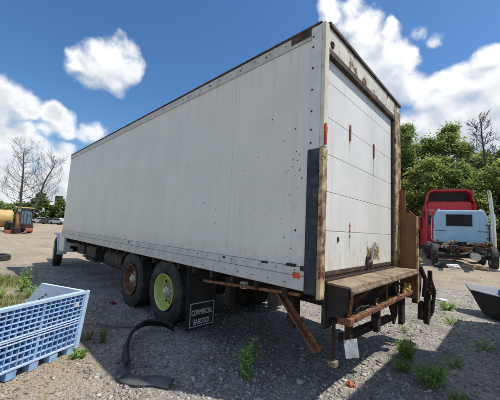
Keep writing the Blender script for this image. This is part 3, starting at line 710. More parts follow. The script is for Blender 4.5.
# wheels
R = .52
def tyre_mesh(w=.27, r=R):
    b = MB()
    prof = [(0.03, .30), (.004, .345), (-.006, .41), (.004, .47), (.03, r - .012), (.045, r)]
    for c in (.085, .135, .185): prof += [(c - .008, r), (c - .006, r - .016), (c + .006, r - .016), (c + .008, r)]
    prof += [(w - .045, r), (w - .03, r - .012), (w - .004, .47), (w + .006, .41), (w - .004, .345), (w - .03, .30)]
    b.lathe(prof, 72)
    for k in range(72):
        a = 2 * math.pi * k / 72; c_, s_ = math.cos(a), math.sin(a)
        for y0, y1 in ((.022, .072), (w - .072, w - .022)):
            m_ = Matrix(((c_, 0, -s_, 0), (0, 1, 0, 0), (s_, 0, c_, 0), (0, 0, 0, 1)))
            b.box(r - .02, r + .006, y0, y1, -.015, .015, m_)
    return b.mesh('tyre', 'tyre rubber', True)
def rim_mesh(mat):
    b = MB()
    b.lathe([(.26, .29), (.25, .275), (.20, .262), (.17, .255)], 48)
    b.lathe([(.0, .30), (-.012, .297), (-.010, .285), (.02, .272), (.05, .268), (.09, .258), (.118, .250)], 48)
    # disc with hand holes
    n = 60; rr = [.250, .225, .172, .15, .11, .085]; yy = [.118, .125, .118, .103, .098, .098]
    o = len(b.v)
    for k in range(n):
        t = 2 * math.pi * k / n
        for q, y in zip(rr, yy): b.v.append((q * math.cos(t), y, q * math.sin(t)))
    for k in range(n):
        k2 = (k + 1) % n
        for i in range(len(rr) - 1):
            if i == 1 and k % 6 in (1, 2, 3): continue
            b.f.append((o + k * 6 + i, o + k * 6 + i + 1, o + k2 * 6 + i + 1, o + k2 * 6 + i))
    return b.mesh('rim', mat, True, fix=False)
SHADED_RIM = MATS['rim green']; _t = NT(SHADED_RIM.node_tree)  # rim colour darkened towards the hub to stand for shade in the dish
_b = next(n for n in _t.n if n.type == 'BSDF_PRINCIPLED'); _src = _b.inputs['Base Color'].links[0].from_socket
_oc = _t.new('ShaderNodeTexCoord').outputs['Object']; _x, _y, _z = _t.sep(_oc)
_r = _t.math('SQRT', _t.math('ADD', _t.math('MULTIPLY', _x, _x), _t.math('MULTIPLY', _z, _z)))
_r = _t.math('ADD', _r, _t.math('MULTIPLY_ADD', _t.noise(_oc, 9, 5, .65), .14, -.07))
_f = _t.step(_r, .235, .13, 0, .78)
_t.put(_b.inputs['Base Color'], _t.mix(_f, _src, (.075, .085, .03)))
TY = tyre_mesh(); RG = rim_mesh(SHADED_RIM); RR = rim_mesh('rim rust')
HUBM = MB().lathe([(.16, .082), (.06, .080), (.045, .072), (.042, .055), (.02, .052), (.008, .035), (.006, .0001)], 24).mesh('hub', 'hub grey', True)
NUT = MB().lathe([(.105, .015), (.073, .015), (.073, .0001)], 6).mesh('wheel_nut', 'hub grey')
def wheel(x, y, side, mats, hub=True, z=.52):
    # the rim is the wheel part, carrying tyre, hub and nuts
    ry = 0 if side < 0 else math.pi
    wl = bpy.data.objects.new('wheel', mats); COL.objects.link(wl); wl.parent = T0; wl.location = (x, y, z); wl.rotation_euler = (0, rnd.uniform(0, 6), ry)
    t = bpy.data.objects.new('tyre', TY); COL.objects.link(t); t.parent = wl
    if hub:
        h = bpy.data.objects.new('hub', HUBM); COL.objects.link(h); h.parent = wl
        for k in range(10):
            a = 2 * math.pi * k / 10
            q = bpy.data.objects.new('wheel_nut', NUT); COL.objects.link(q); q.parent = wl; q.location = (.13 * math.cos(a), 0, .13 * math.sin(a))
    return wl
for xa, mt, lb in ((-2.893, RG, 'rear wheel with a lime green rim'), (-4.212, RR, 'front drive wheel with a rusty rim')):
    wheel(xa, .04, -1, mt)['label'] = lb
    wheel(xa, .37, -1, RR, False)
    wheel(xa, BW - .04, 1, RR)
    wheel(xa, BW - .37, 1, RR, False)
GX = -11.15
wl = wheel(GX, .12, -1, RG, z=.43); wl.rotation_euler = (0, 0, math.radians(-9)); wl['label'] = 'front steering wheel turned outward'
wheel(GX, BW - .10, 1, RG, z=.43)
MB().tube([(GX, .3, .45), (GX, 2.26, .45)], .06, 10).build('front_axle', 'chassis black', T0, smooth=True)
# mud flaps with lettering
for y0 in (.025, 1.94):
    fl = MB().prism([(y0, 1.0), (y0 + .575, 1.0), (y0 + .575, .10), (y0 + .555, .075), (y0 + .05, .065), (y0 + .02, .08)], -2.205, -2.195, 'x').build('mud_flap', 'flap rubber', T0, .002)
    if y0 > 1: continue
    fb = MB(); t_ = .013; xa, xb = -2.192, -2.1905
    ya, yb, za, zb = y0 + .085, y0 + .545, .105, .462
    fb.box(xa, xb, ya, yb, zb - t_, zb).box(xa, xb, ya, yb, za, za + t_).box(xa, xb, ya, ya + t_, za + t_, zb - t_).box(xa, xb, yb - t_, yb, za + t_, zb - t_)
    fb.build('border', 'flap print', fl)
    for txt, zc, wd in (('COMMERCIAL', .315, .40), ('BABCOCK', .175, .31)):
        cu = bpy.data.curves.new('text', 'FONT'); cu.body = txt; cu.align_x = 'CENTER'; cu.size = .1; cu.extrude = .0008; cu.offset = .0028
        tmp = bpy.data.objects.new('text', cu); COL.objects.link(tmp)
        bpy.context.view_layer.update()
        me = bpy.data.meshes.new_from_object(tmp.evaluated_get(bpy.context.evaluated_depsgraph_get()))
        bpy.data.objects.remove(tmp)
        xs = [v.co.x for v in me.vertices]; k = wd / (max(xs) - min(xs))
        for v in me.vertices: v.co.x *= k; v.co.y *= 1.12
        me.materials.clear(); me.materials.append(MATS['flap print'])
        lo = bpy.data.objects.new('lettering', me); COL.objects.link(lo); lo.parent = fl
        lo.location = (-2.1925, (ya + yb) / 2, zc - .035); lo.rotation_euler = (math.pi / 2, 0, math.pi / 2)
    MB().box(-2.22, -2.18, y0 - .01, y0 + .6, 1.0, 1.03).build('flap_hanger', 'dark rust', fl)
# cab
MB().prism([(-9.92, .95), (-9.92, 2.62), (-10.9, 2.62), (-11.45, 1.95), (-11.5, .95)], .42, 2.14, 'y').build('cab', 'cab white', T0, .05)
MB().prism([(-11.5, .9), (-11.5, 1.72), (-12.7, 1.55), (-12.85, .9)], .78, 1.78, 'y').build('hood', 'cab white', T0, .06)
for y0 in (.09, BW - .39):
    b = MB(); pr = []
    for k in range(13):
        a = math.radians(-8 + 118 * k / 12); pr.append((GX + .62 * math.cos(a), .47 + .62 * math.sin(a)))
    pr2 = [(GX + (q[0] - GX) * 1.06, .47 + (q[1] - .47) * 1.06) for q in pr]
    for k in range(12):
        b.add([(pr[k][0], y, pr[k][1]) for y in (y0, y0 + .3)] + [(pr[k + 1][0], y, pr[k + 1][1]) for y in (y0, y0 + .3)] +
              [(pr2[k][0], y, pr2[k][1]) for y in (y0, y0 + .3)] + [(pr2[k + 1][0], y, pr2[k + 1][1]) for y in (y0, y0 + .3)],
              [(0, 1, 3, 2), (4, 6, 7, 5), (0, 2, 6, 4), (1, 5, 7, 3)])
    b.build('fender', 'cab white', T0, smooth=True)
    MB().box(GX + .66, -9.86, y0 + .03, y0 + .33, .52, 1.18).build('cab_skirt', 'cab white', T0, .03)
MB().box(-10.85, -10.1, .412, .419, 1.75, 2.45).build('cab_window', 'glass dark', T0)
MB().box(-12.98, -12.86, .8, 1.76, .42, .72).build('bumper', 'steel', T0, .02)
for y in (.85, 1.5):
    MB().box(-12.87, -12.845, y, y + .2, 1.0, 1.15).build('headlight', 'steel', T0, .01)
# things lying on the lower rail
def crumple(nm, loc, s, mat, label, cat, seed):
    r2 = np.random.default_rng(seed)
    b = bmesh.new(); bmesh.ops.create_icosphere(b, subdivisions=3, radius=1)
    for v in b.verts:
        k = 1 + .35 * math.sin(v.co.x * 5 + seed) * math.cos(v.co.y * 4.3) + r2.normal(0, .10); v.co = Vector((v.co.x * s[0], v.co.y * s[1], v.co.z * s[2])) * k
    me = bpy.data.meshes.new(nm); b.to_mesh(me); b.free(); me.materials.append(MATS[mat])
    o = bpy.data.objects.new(nm, me); COL.objects.link(o); o.location = loc
    return tag(o, label, cat)
crumple('straw_bundle', (.195, 2.25, .885), (.05, .17, .07), 'straw', 'yellow straw bundle stuffed at the far end of the rusty lower rail', 'straw', 3)
for i, (y, x, l, an, lb) in enumerate([(1.05, .2, .28, .3, 'short grey stick lying mid way along the rusty rail'), (.62, .19, .22, -.2, 'bent twig on the near end of the rusty rail'),
                                   (1.85, .2, .34, .5, 'pale stick leaning beside the straw bundle on the rail')]):
    o = MB().tube([(-l / 2, 0, 0), (0, .02, .02), (l / 2, -.01, .03 + .15 * (i == 2))], [.012, .010, .007], 6).build('stick', 'dry wood', None)
    o.location = (x, y, .853); o.rotation_euler = (0, 0, 1.57 + an); tag(o, lb, 'stick')
n = 260
px = NR.uniform(.158, .243, n); py = .28 + 1.3 * NR.random(n) ** 1.3; size = .006 + .012 * NR.random(n) ** 2
V, F, T = stones(np.stack([px, py, .835 + size * .35], -1), size, .5)
o = npobj('rail_litter', V, F, 'wood chip', T); o['kind'] = 'stuff'; tag(o, 'bark crumbs and litter lying along the rusty lower rail', 'litter')

# ------------------------------------------------------------------ blue crate
c0 = Vector((-2.675, -1.18, 0)); wd = Vector((.41, -.91, 0)).normalized()
CR = thing('plastic_crate', 'broken blue lattice plastic bulk crate missing its near walls', 'crate', (c0.x, c0.y, gzf(c0.x, c0.y)), math.atan2(wd.y, wd.x))
# local: x along the lattice wall away from the corner, y inward (away from lens is -y)
L = 1.24; HH = .73
inward = -1
def cbox(nm, mat, x0, x1, y0, y1, z0, z1, bev=.003): MB().box(x0, x1, y0, y1, z0, z1).build(nm, mat, CR, bev)
cbox('rim', 'crate rim', 0, L, -.06, .008, .695, .73)
for z0, h, dp in ((.648, .011, .05), (.598, .011, .05), (.548, .011, .05), (.496, .012, .05), (.444, .013, .05), (.402, .013, .06), (.374, .013, .06), (.346, .013, .06), (.285, .014, .05), (.22, .014, .05), (.155, .014, .05), (.086, .020, .06)):
    cbox('rail', 'crate blue' if dp < .055 else 'crate rim', .03, L - .03, -dp, .002 if dp < .055 else .006, z0, z0 + h)
nrib = 19
for k in range(nrib + 1):
    x = .03 + (L - .06) * k / nrib
    wide = k % 8 == 0
    cbox('rib', 'crate blue', x - (.006 if not wide else .016), x + (.006 if not wide else .016), -.062, -.002, .08, .694)
cbox('corner_post', 'crate rim', -.03, .028, -.05, .010, .03, .73, .006)
cbox('corner_post', 'crate rim', L - .028, L + .03, -.05, .010, .03, .73, .006)
MB().box(.03, L - .03, -.085, -.078, .14, .69).build('liner', 'crate deep blue', CR)
for k in range(6):
    cbox('foot', 'crate blue', .02 + k * .225, .12 + k * .225, -.10, .0, .0, .078)
for k in range(9):
    cbox('deck_slat', 'crate blue', .02, L - .02, -.16 - k * .10, -.09 - k * .10, .055, .08)
b = MB().add([(.0, -.05, .73), (-.02, -.86, .73), (-.02, -1.35, .12), (.0, -.05, .10), (.035, -.05, .73), (.015, -.86, .73), (.015, -1.35, .12), (.035, -.05, .10)],
         [(0, 1, 2, 3), (7, 6, 5, 4), (0, 4, 5, 1), (1, 5, 6, 2), (2, 6, 7, 3), (3, 7, 4, 0)])
b.build('end_wall', 'crate pale', CR, .004, label='pale grey blue solid end wall')
for k in range(5):
    z = .60 - k * .035; yy = -.70 - k * .05
    MB().box(.033, .039, yy - .012, yy + .012, z - .01, z + .01).build('wall_slot', 'black plastic', CR)
MB().box(.10, .15, .004, .010, .56, .61).build('tag', 'tail white', CR)

for ch in CR.children:
    for v in ch.data.vertices: v.co.x += (.73 - v.co.z) * .125 * max(0, 1 - v.co.x * .5)
    if ch.name.startswith(('rail', 'rib')):
        a1, a2 = rnd.gauss(0, .003), rnd.gauss(0, .003)
        for v in ch.data.vertices: v.co.y += a1 * math.sin(v.co.x * 5 + a2 * 900); v.co.z += a2 * math.sin(v.co.x * 4 + a1 * 900)
# ------------------------------------------------------------------ fallen mudguard
FD = thing('mudguard', 'curved black plastic mudguard fallen on the gravel beside the green wheel', 'mudguard', (0, 0, 0))
pts = [(-2.36, -.05), (-2.58, -.10), (-2.70, -.27), (-2.58, -.50), (-2.34, -.72), (-2.05, -.89), (-1.74, -1.0)]
def strip(pts, w0, z0, h, mat, nm):
    b = MB(); P = [Vector((p[0], p[1], 0)) for p in pts]; rows = []
    for i, p in enumerate(P):
        d = (P[min(i + 1, len(P) - 1)] - P[max(i - 1, 0)]).normalized(); nn = Vector((-d.y, d.x, 0))
        w = w0 if not hasattr(w0, '__len__') else w0[i]; zz = z0[i] + gzf(p.x, p.y)
        a, c = p - nn * w / 2, p + nn * w / 2
        rows.append([(a.x, a.y, zz), (p.x, p.y, zz + h), (c.x, c.y, zz + h * .9), (c.x, c.y, zz + h * .9 - .02), (p.x, p.y, zz + h - .02), (a.x, a.y, zz - .02)])
    for i in range(len(rows) - 1):
        b.add(rows[i] + rows[i + 1], [(0, 1, 7, 6), (1, 2, 8, 7), (2, 3, 9, 8), (3, 4, 10, 9), (4, 5, 11, 10), (5, 0, 6, 11)])
    b.add(rows[0], [(5, 4, 3, 2, 1, 0)]); b.add(rows[-1], [(0, 1, 2, 3, 4, 5)])
    return b.build(nm, mat, FD, .004, smooth=True)
def spl(pts, n=5):
    out = []
    for i in range(len(pts) - 1):
        p0, p1, p2, p3 = [Vector(pts[max(0, min(len(pts) - 1, j))]) for j in (i - 1, i, i + 1, i + 2)]
        for k in range(n):
            t = k / n
            out.append(tuple(.5 * (2 * p1 + (p2 - p0) * t + (2 * p0 - 5 * p1 + 4 * p2 - p3) * t * t + (3 * p1 - p0 - 3 * p2 + p3) * t ** 3)))
    out.append(tuple(pts[-1])); return out
sp = spl(pts); strip(sp, [.055 + .03 * math.sin(math.pi * i / len(sp)) for i in range(len(sp))], [.04 + .05 * math.sin(math.pi * i / len(sp)) for i in range(len(sp))], .10, 'mudguard black', 'arch')
sp = spl([(-1.72, -1.06), (-1.56, -1.06), (-1.43, -.99), (-1.34, -.87), (-1.18, -.77)]); strip(sp, .13, [.03] * len(sp), .03, 'mudguard worn', 'flange')
sp = spl([(-1.92, -.93), (-1.76, -1.03), (-1.60, -1.08)]); strip(sp, .12, [.04] * len(sp), .03, 'mudguard worn', 'bracket')

# ------------------------------------------------------------------ black moulded panel at the right
def gmesh(b, name, mat, parent=None, bevel=.01): return b.build(name, mat, parent, bevel)
BP = thing('plastic_fairing', 'large black moulded plastic fairing with a grey upper face lying on the gravel', 'fairing', (0, 0, 0))
z = lambda x, y, h: (x, y, gzf(x, y) + h)
A = [z(.62, 5.75, .50), z(.50, 6.15, .56), z(1.75, 6.8, .52), z(1.75, 5.2, .44)]
Bm = [z(.86, 5.55, .06), z(.80, 6.0, .10), z(1.85, 6.5, .02), z(1.85, 5.2, .02)]
MB().add(A + Bm, [(0, 1, 2, 3), (7, 6, 5, 4), (0, 4, 5, 1), (1, 5, 6, 2), (2, 6, 7, 3), (3, 7, 4, 0)]).build('shell', 'black plastic', BP, .02)
A2 = [(p[0], p[1], p[2] + .004) for p in A]; A3 = [(p[0], p[1], p[2] + .028) for p in A]
MB().add(A2 + A3, [(0, 3, 2, 1), (4, 5, 6, 7), (0, 1, 5, 4), (1, 2, 6, 5), (2, 3, 7, 6), (3, 0, 4, 7)]).build('top_face', 'grey plastic', BP, .008)
o = MB().box(-.16, .16, -.12, .12, 0, .10).build('plastic_tub', 'blue tarp', None, .02); o.location = (1.28, 5.72, A3[3][2] + .035); o.rotation_euler = (0, 0, .3)
tag(o, 'small dark blue plastic tub resting on the black fairing at the right edge', 'tub')

# ------------------------------------------------------------------ small litter
o = crumple('cloth_scrap', (-4.55, -.12, gzf(-4.55, -.12) + .02), (.085, .05, .025), 'cloth red', 'dark red rag on the gravel beside the rusty wheel', 'rag', 7)
o = MB().tube([(-3.9, -.75, .05), (-4.2, -.45, .06), (-4.5, -.25, .05)], [.014, .016, .01], 6).build('branch', 'dry wood'); tag(o, 'bent brown branch lying on gravel in front of the rusty wheel', 'branch')
o = MB().tube([(-3.5, -.75, .02), (-3.1, -.62, .04), (-2.9, -.35, .03)], [.01, .012, .008], 6).build('branch', 'bark'); tag(o, 'thin dark branch lying on gravel between crate and green wheel', 'branch')
o = crumple('brick_fragment', (.045, .68, gzf(.045, .68) + .02), (.045, .032, .025), 'brick red', 'orange red brick fragment at the edge of the sunlit gravel strip', 'brick', 9)
o = crumple('paper_scrap', (-.03, 6.6, gzf(-.03, 6.6) + .02), (.12, .10, .03), 'trash white', 'white paper scrap on gravel left of the black fairing', 'paper', 12)
TR = MB().lathe([(-.1, .38), (-.12, .46), (-.08, .53), (.08, .53), (.12, .46), (.1, .38)], 32, Matrix.Rotation(math.pi / 2, 4, 'X'), closed=True).build('old_tyre', 'tyre rubber', None, smooth=True)
TR.location = (-13.6, -1.35, gzf(-13.6, -1.35) + .10); tag(TR, 'worn out black tyre lying flat on the dirt at the left edge', 'tyre')

# ------------------------------------------------------------------ plants
def leaf_cloud(C, s, rng, up=.4, aspect=.5, tint=None):
    n = len(C)
    nrm = rng.normal(0, 1, (n, 3)); nrm[:, 2] = np.abs(nrm[:, 2]) + up; nrm /= np.linalg.norm(nrm, axis=1)[:, None]
    a = rng.normal(0, 1, (n, 3)); a -= nrm * (a * nrm).sum(1)[:, None]; a /= np.linalg.norm(a, axis=1)[:, None]
    b = np.cross(nrm, a); s = np.asarray(s)[:, None]
    V = np.stack([C - a * s, C + b * s * aspect + nrm * s * .12, C + a * s, C - b * s * aspect + nrm * s * .12], 1)
    F = np.arange(n * 4).reshape(n, 4)
    t = np.zeros((n, 4, 4)); t[:, :, 3] = 1
    t[:, :, 0] = (rng.random(n) if tint is None else np.clip(tint + rng.normal(0, .16, n), 0, 1))[:, None]; t[:, :, 1] = rng.random(n)[:, None]
    return V.reshape(-1, 3), F, t.reshape(-1, 4)
def tree(x, y, h, rad, leaf, label, seed, n=9000, ls=.2, lowest=.12, group=None, name='leafy_tree', clumps=34, gap=1.0):
    rng = np.random.default_rng(seed); z0 = gzf(x, y)
    t = thing(name, label, 'tree', (x, y, z0 - .05), rng.uniform(0, 6), group)
    b = MB(); top = Vector((rng.normal(0, .3), rng.normal(0, .3), h * .8))
    tp = [Vector((0, 0, 0)), Vector((top.x * .2, top.y * .3, h * .25)), Vector((top.x * .6, top.y * .5, h * .5)), top]
    b.tube(tp, [h * .018 + .03, h * .015 + .02, h * .010 + .015, .03], 8)
    cs = []
    for k in range(clumps):
        f = lowest + (1 - lowest) * (k + rng.random()) / clumps
        prof = math.sin(math.pi * min(1, (.16 + .84 * f)) ** .9) ** .65 * rad
        an = k * 2.4 + rng.normal(0, .4); rr = prof * math.sqrt(rng.uniform(.08, 1))
        c = Vector((math.cos(an) * rr + top.x * f, math.sin(an) * rr + top.y * f, h * f * .97))
        cs.append((c, rad * rng.uniform(.16, .36) * (1.0 if f < .65 else .72)))
        if k % 2 == 0:
            st = tp[1].lerp(tp[3], max(0, f - .25)); b.tube([st, st.lerp(c, .5) + Vector((0, 0, .12 * rad)), c], [.012 * h * (1 - f * .6), .007 * h * (1 - f * .5), .015], 5, False)
    b.build('trunk', 'bark', t, smooth=True)
    w_ = np.array([c[1] ** 2 for c in cs]); idx = rng.choice(len(cs), n, p=w_ / w_.sum())
    cc = np.array([c[0][:] for c in cs])[idx]; cr = np.array([c[1] for c in cs])[idx]
    dirs = rng.normal(0, 1, (n, 3)); dirs /= np.linalg.norm(dirs, axis=1)[:, None]
    P = cc + dirs * (cr * rng.random(n) ** .45)[:, None] * np.array([1.2, 1.2, .75])
    P += rng.normal(0, .10 * rad * gap, (n, 3)) * (rng.random((n, 1)) < .38)
    P = P[P[:, 2] > .15]
    ct = rng.uniform(.1, .9, len(cs))[idx][:len(P)]
    V, F, T = leaf_cloud(P, ls * rng.uniform(.6, 1.3, len(P)), rng, tint=ct)
    npobj('crown', V, F, leaf, T, t)
    return t
gT = 'leafy trees in the wood behind the red truck'
# wood behind the tractors
tree(-6.3, 30.6, 13.2, 3.0, 'leaf green', 'tallest slender leafy tree just right of the truck box', 21, 34500, 0.132, group=gT)
tree(-3.6, 31.2, 12.6, 2.8, 'leaf olive', 'pale green leafy tree rising directly behind the red truck roof', 22, 34500, 0.132, group=gT)
tree(-9.2, 30.0, 11.2, 2.9, 'leaf dark', 'darker leafy tree partly hidden by the truck box corner', 23, 27599, 0.139, group=gT)
tree(-1.2, 30.6, 9.0, 2.7, 'leaf olive', 'yellow green leafy tree behind the blue cab and the bare tree', 24, 34500, 0.125, group=gT)
tree(1.6, 30.4, 10.0, 2.6, 'leaf green', 'leafy tree at the right edge behind the exhaust stack', 25, 29899, 0.132, group=gT)
tree(-4.7, 26.6, 8.2, 2.7, 'leaf olive', 'low bushy tree left of the red truck at the wood edge', 26, 32199, 0.112, .03, group=gT)
tree(-1.9, 26.2, 7.6, 2.5, 'leaf green', 'low bushy tree at the wood edge behind the red cab roof', 27, 29899, 0.112, .03, group=gT)
tree(1.0, 26.4, 7.4, 2.6, 'leaf olive', 'low yellow green bushy tree at the wood edge by the exhaust stack', 28, 29899, 0.112, .03, group=gT)
tree(-7.6, 25.6, 7.0, 2.6, 'leaf dark', 'dark bushy tree beside the brown upright plate', 29, 23000, 0.119, .03, group=gT)
tree(4.4, 30.0, 10.5, 3.2, 'leaf olive', 'broad leafy tree beyond the right edge of the yard', 30, 20700, 0.145, group=gT)
tree(-13, 33, 11, 3.4, 'leaf green', 'broad leafy tree behind the middle of the truck box', 31, 16099, 0.172, group=gT)
tree(3.8, 25.8, 6.6, 2.5, 'leaf green', 'low bushy tree beyond the right edge of the yard', 32, 18400, 0.132, .03, group=gT)
tree(-5.0, 32.0, 11.9, 2.5, 'leaf green', 'leafy tree filling the gap between the two tall slender ones', 41, 26000, .13, group=gT)
tree(-2.6, 31.6, 10.9, 2.6, 'leaf green', 'leafy tree between the red truck roof and the grey dead tree', 42, 26000, .13, group=gT)
tree(-.2, 32.0, 9.8, 2.6, 'leaf olive', 'leafy tree directly behind the grey dead tree', 43, 24000, .13, group=gT)
# far trees on the left
gF = 'trees on the far side of the yard'
for i, (x, y, h, r, n, lf, lb) in enumerate([(-88, 11.6, 8.0, 3.2, 5200, 'leaf dark', 'dark rounded tree right of the leaning bare tree far across the yard'),
        (-86, 15.6, 6.4, 3.0, 4200, 'leaf dark', 'dark tree in front of the silo far across the yard'), (-86, 19.4, 6.4, 3.0, 4200, 'leaf dark', 'dark tree beside the front corner of the truck box'),
        (-92, 3.6, 5.0, 3.6, 4200, 'leaf green', 'low green tree at the far left edge'), (-92, 8.0, 5.0, 3.4, 4200, 'leaf green', 'low green tree behind the backhoe cab'),
        (-94, -1.5, 5.4, 3.6, 3200, 'leaf green', 'low green tree beyond the left edge'), (-90, 24, 8, 3.6, 3200, 'leaf dark', 'dark far tree behind the truck box')]):
    tree(x, y, h, r, lf, lb, 50 + i, n, .34, .03, group=gF, name='distant_tree', clumps=24)

def dead_tree(x, y, h, lean, seed, label, r0=.26, nb=34, scale=1., first=.18, updir=.55):
    rng = random.Random(seed); t = thing('bare_tree', label, 'tree', (x, y, gzf(x, y) - .1))
    b = MB(); tr = [Vector((0, 0, 0))]
    for k in range(1, 9):
        f = k / 8; tr.append(Vector((lean[0] * f + rng.gauss(0, .12), lean[1] * f + rng.gauss(0, .12), h * f)))
    MB().tube(tr, [r0 * (1 - .9 * k / 8) + .02 for k in range(9)], 8).build('trunk', 'dead bark', t, smooth=True)
    def grow(p, d, L, r, lvl):
        pts = [p]; q = p.copy(); dd = d.copy(); n = 4
        for k in range(n):
            dd = (dd + Vector((rng.gauss(0, .16), rng.gauss(0, .16), .16 + rng.gauss(0, .10)))).normalized()
            q = q + dd * (L / n); pts.append(q.copy())
        b.tube(pts, [max(.014, r * (1 - .8 * k / n)) for k in range(n + 1)], 4 if lvl else 5, False)
        if lvl < 2:
            for k in range(4 if lvl else 6):
                i = rng.choice((1, 2, 3, 4)); s = pts[i]; ax = (pts[i] - pts[i - 1]).normalized()
                side = Vector((rng.gauss(0, 1), rng.gauss(0, 1), rng.gauss(.25, .5))); side = (side - ax * side.dot(ax)).normalized()
                grow(s, (ax * .75 + side * .7).normalized(), L * rng.uniform(.4, .7), r * .5, lvl + 1)
    for k in range(nb):
        f = first + (1 - first) * (k / nb) ** .9; i = min(7, int(f * 8)); p = tr[i].lerp(tr[i + 1], f * 8 - i)
        an = k * 2.4 + rng.gauss(0, .3); L = h * .34 * (1 - .62 * f) * rng.uniform(.7, 1.2) * scale
        grow(p, Vector((math.cos(an), math.sin(an), updir)).normalized(), L, r0 * .30 * (1 - .6 * f), 0)
    b.build('branches', 'dead bark', t)
    return t
dead_tree(-73, 6.1, 15.8, (1.0, -.8), 3, 'straight bare leafless tree standing behind the backhoe', .30, 26, 1.1, .2, .35)
dead_tree(-72.6, 7.3, 14.6, (0, 3.6), 8, 'leaning bare leafless tree right of the straight one', .29, 24, 1.15, .25, .35)
dead_tree(-.55, 28.6, 11.9, (.3, .1), 5, 'grey dead tree rising above the leafy wood at the right', .15, 20, .62, .5, .25)

# weeds
def weed(x, y, h, rad, seed, label, stems=9, lpn=16, ls=.03, group=None, mat='weed leaf'):
    rng = np.random.default_rng(seed); t = thing('weed', label, 'weed', (x, y, gzf(x, y) - .01), 0, group)
    b = MB(); C = []
    for k in range(stems):
        an = rng.uniform(0, 6.28); rr = rad * math.sqrt(rng.random()); hh = h * rng.uniform(.5, 1.05) * (1 - .35 * rr / rad)
        p0 = Vector((rr * .25 * math.cos(an), rr * .25 * math.sin(an), 0)); p2 = Vector((rr * math.cos(an), rr * math.sin(an), hh)); p1 = p0.lerp(p2, .5) + Vector((0, 0, .08 * h))
        b.tube([p0, p1, p2], [.004, .003, .0015], 4, False)
        for j in range(lpn):
            f = .12 + .88 * j / lpn; q = p0.lerp(p1, f * 2) if f < .5 else p1.lerp(p2, f * 2 - 1)
            C.append(np.array(q[:]) + rng.normal(0, .022 * h / .35, 3))
    b.build('stems', 'weed leaf', t)
    C = np.array(C); C = C[C[:, 2] > .005]
    V, F, T = leaf_cloud(C, ls * rng.uniform(.6, 1.4, len(C)), rng, up=.25, aspect=.27)
    npobj('leaves', V, F, mat, T, t); return t
gW = 'weeds growing in the gravel'
weed(.66, 1.42, .30, .20, 1, 'dense bushy green weed nearest the bottom right of the gravel', 50, 30, .017, gW)
weed(.28, 1.95, .34, .15, 2, 'tall bushy green weed just behind the sunlit gravel strip', 50, 30, .017, gW)
weed(.33, 1.55, .20, .12, 3, 'small green weed between the two bushy ones', 30, 26, .015, gW)
weed(.20, 5.6, .26, .22, 4, 'bright yellow green weed left of the black fairing', 24, 14, .032, gW)
weed(.45, 4.35, .20, .2, 5, 'thin green weed by the corner of the shadow near the fairing', 12, 12, .026, gW)
weed(1.0, 3.3, .16, .2, 6, 'low weed at the right edge in the shade', 12, 12, .024, gW)
weed(.78, 2.2, .16, .18, 7, 'low sprawling weed in the shade behind the bushy pair', 16, 12, .02, gW)
weed(.92, 1.25, .12, .14, 17, 'low green weed at the bottom edge in the shade', 14, 12, .02, gW)
weed(-.02, 3.1, .14, .12, 18, 'tiny weed in sunlit gravel behind the rusty rail', 8, 9, .02, gW)
weed(-.82, -.06, .50, .055, 8, 'slender upright green weed in the truck shade below the skirt', 12, 30, .028, gW)
weed(-.98, .22, .42, .05, 9, 'slender dim green weed behind the upright one in the shade', 7, 22, .028, gW)
for i, (x, y, h, r, lb) in enumerate([(-6.6, -1.28, .42, .14, 'tall green weed by the far end of the crate'), (-7.4, -1.15, .5, .1, 'tallest thin weed at the left grass patch'), (-5.9, -1.25, .30, .22, 'leafy weed right behind the crate end wall'),
                                      (-6.2, -1.75, .25, .25, 'broad low weed in the left grass patch'), (-7.8, -1.7, .3, .25, 'weed at the far side of the left grass patch'), (-3.1, -1.16, .16, .12, 'small weed at the crate corner in the sun'), (-2.45, -1.28, .12, .10, 'tiny weed at the foot of the crate')]):
    weed(x, y, h, r, 30 + i, lb, 18, 14, .034, 'weeds in the left grass patch')
weed(-2.72, -.92, .26, .07, 70, 'dried brown weed stalks on the gravel between crate and fallen mudguard', 14, 10, .022, None, 'dry leaf')
weed(-2.95, -1.02, .16, .08, 71, 'small reddish brown dried weed next to the crate corner', 10, 8, .02, None, 'dry leaf')
n = 2600
px = NR.uniform(-.2, 1.9, n); py = NR.uniform(.7, 7.5, n)
keep = (np.sin(px * 5.3 + 1.3 * py) * np.sin(py * 2.7 - px) + .3 * np.sin(px * 11)) > .25
px, py = px[keep], py[keep]
V, F, T = leaf_cloud(np.stack([px, py, gz(px, py) + NR.uniform(.008, .05, len(px))], -1), NR.uniform(.008, .022, len(px)), NR, up=.5, aspect=.35)
o = npobj('sprouts', V, F, 'weed leaf', T); o['kind'] = 'stuff'; tag(o, 'tiny green sprouts scattered through the gravel at the lower right', 'sprouts')
n = 5200
px = NR.uniform(-9.6, -4.3, n); py = -1.18 - 1.5 * NR.random(n) ** .9 + .15 * np.sin(px * 3)
keep = (np.sin(px * 2.3 + 1) * np.sin(py * 3.1) + .4 * np.sin(px * 6)) > -.25
px, py = px[keep], py[keep]; n = len(px); pz = gz(px, py)
hh = NR.uniform(.06, .20, n); an = NR.uniform(0, 6.28, n); ln = NR.normal(0, .06, (n, 2)); wv = .006
A_ = np.stack([px + wv * np.cos(an), py + wv * np.sin(an), pz - .01], -1); B_ = np.stack([px - wv * np.cos(an), py - wv * np.sin(an), pz - .01], -1); C_ = np.stack([px + ln[:, 0], py + ln[:, 1], pz + hh], -1)
V = np.stack([A_, B_, C_], 1).reshape(-1, 3); T = np.zeros((n, 3, 4)); T[:, :, 0] = NR.random(n)[:, None]; T[:, :, 1] = NR.random(n)[:, None]; T[:, :, 3] = 1
o = npobj('grass', V, np.arange(3 * n).reshape(n, 3), 'grass blade', T.reshape(-1, 4)); o['kind'] = 'stuff'; tag(o, 'patchy half dry grass on the dirt left of the crate', 'grass')

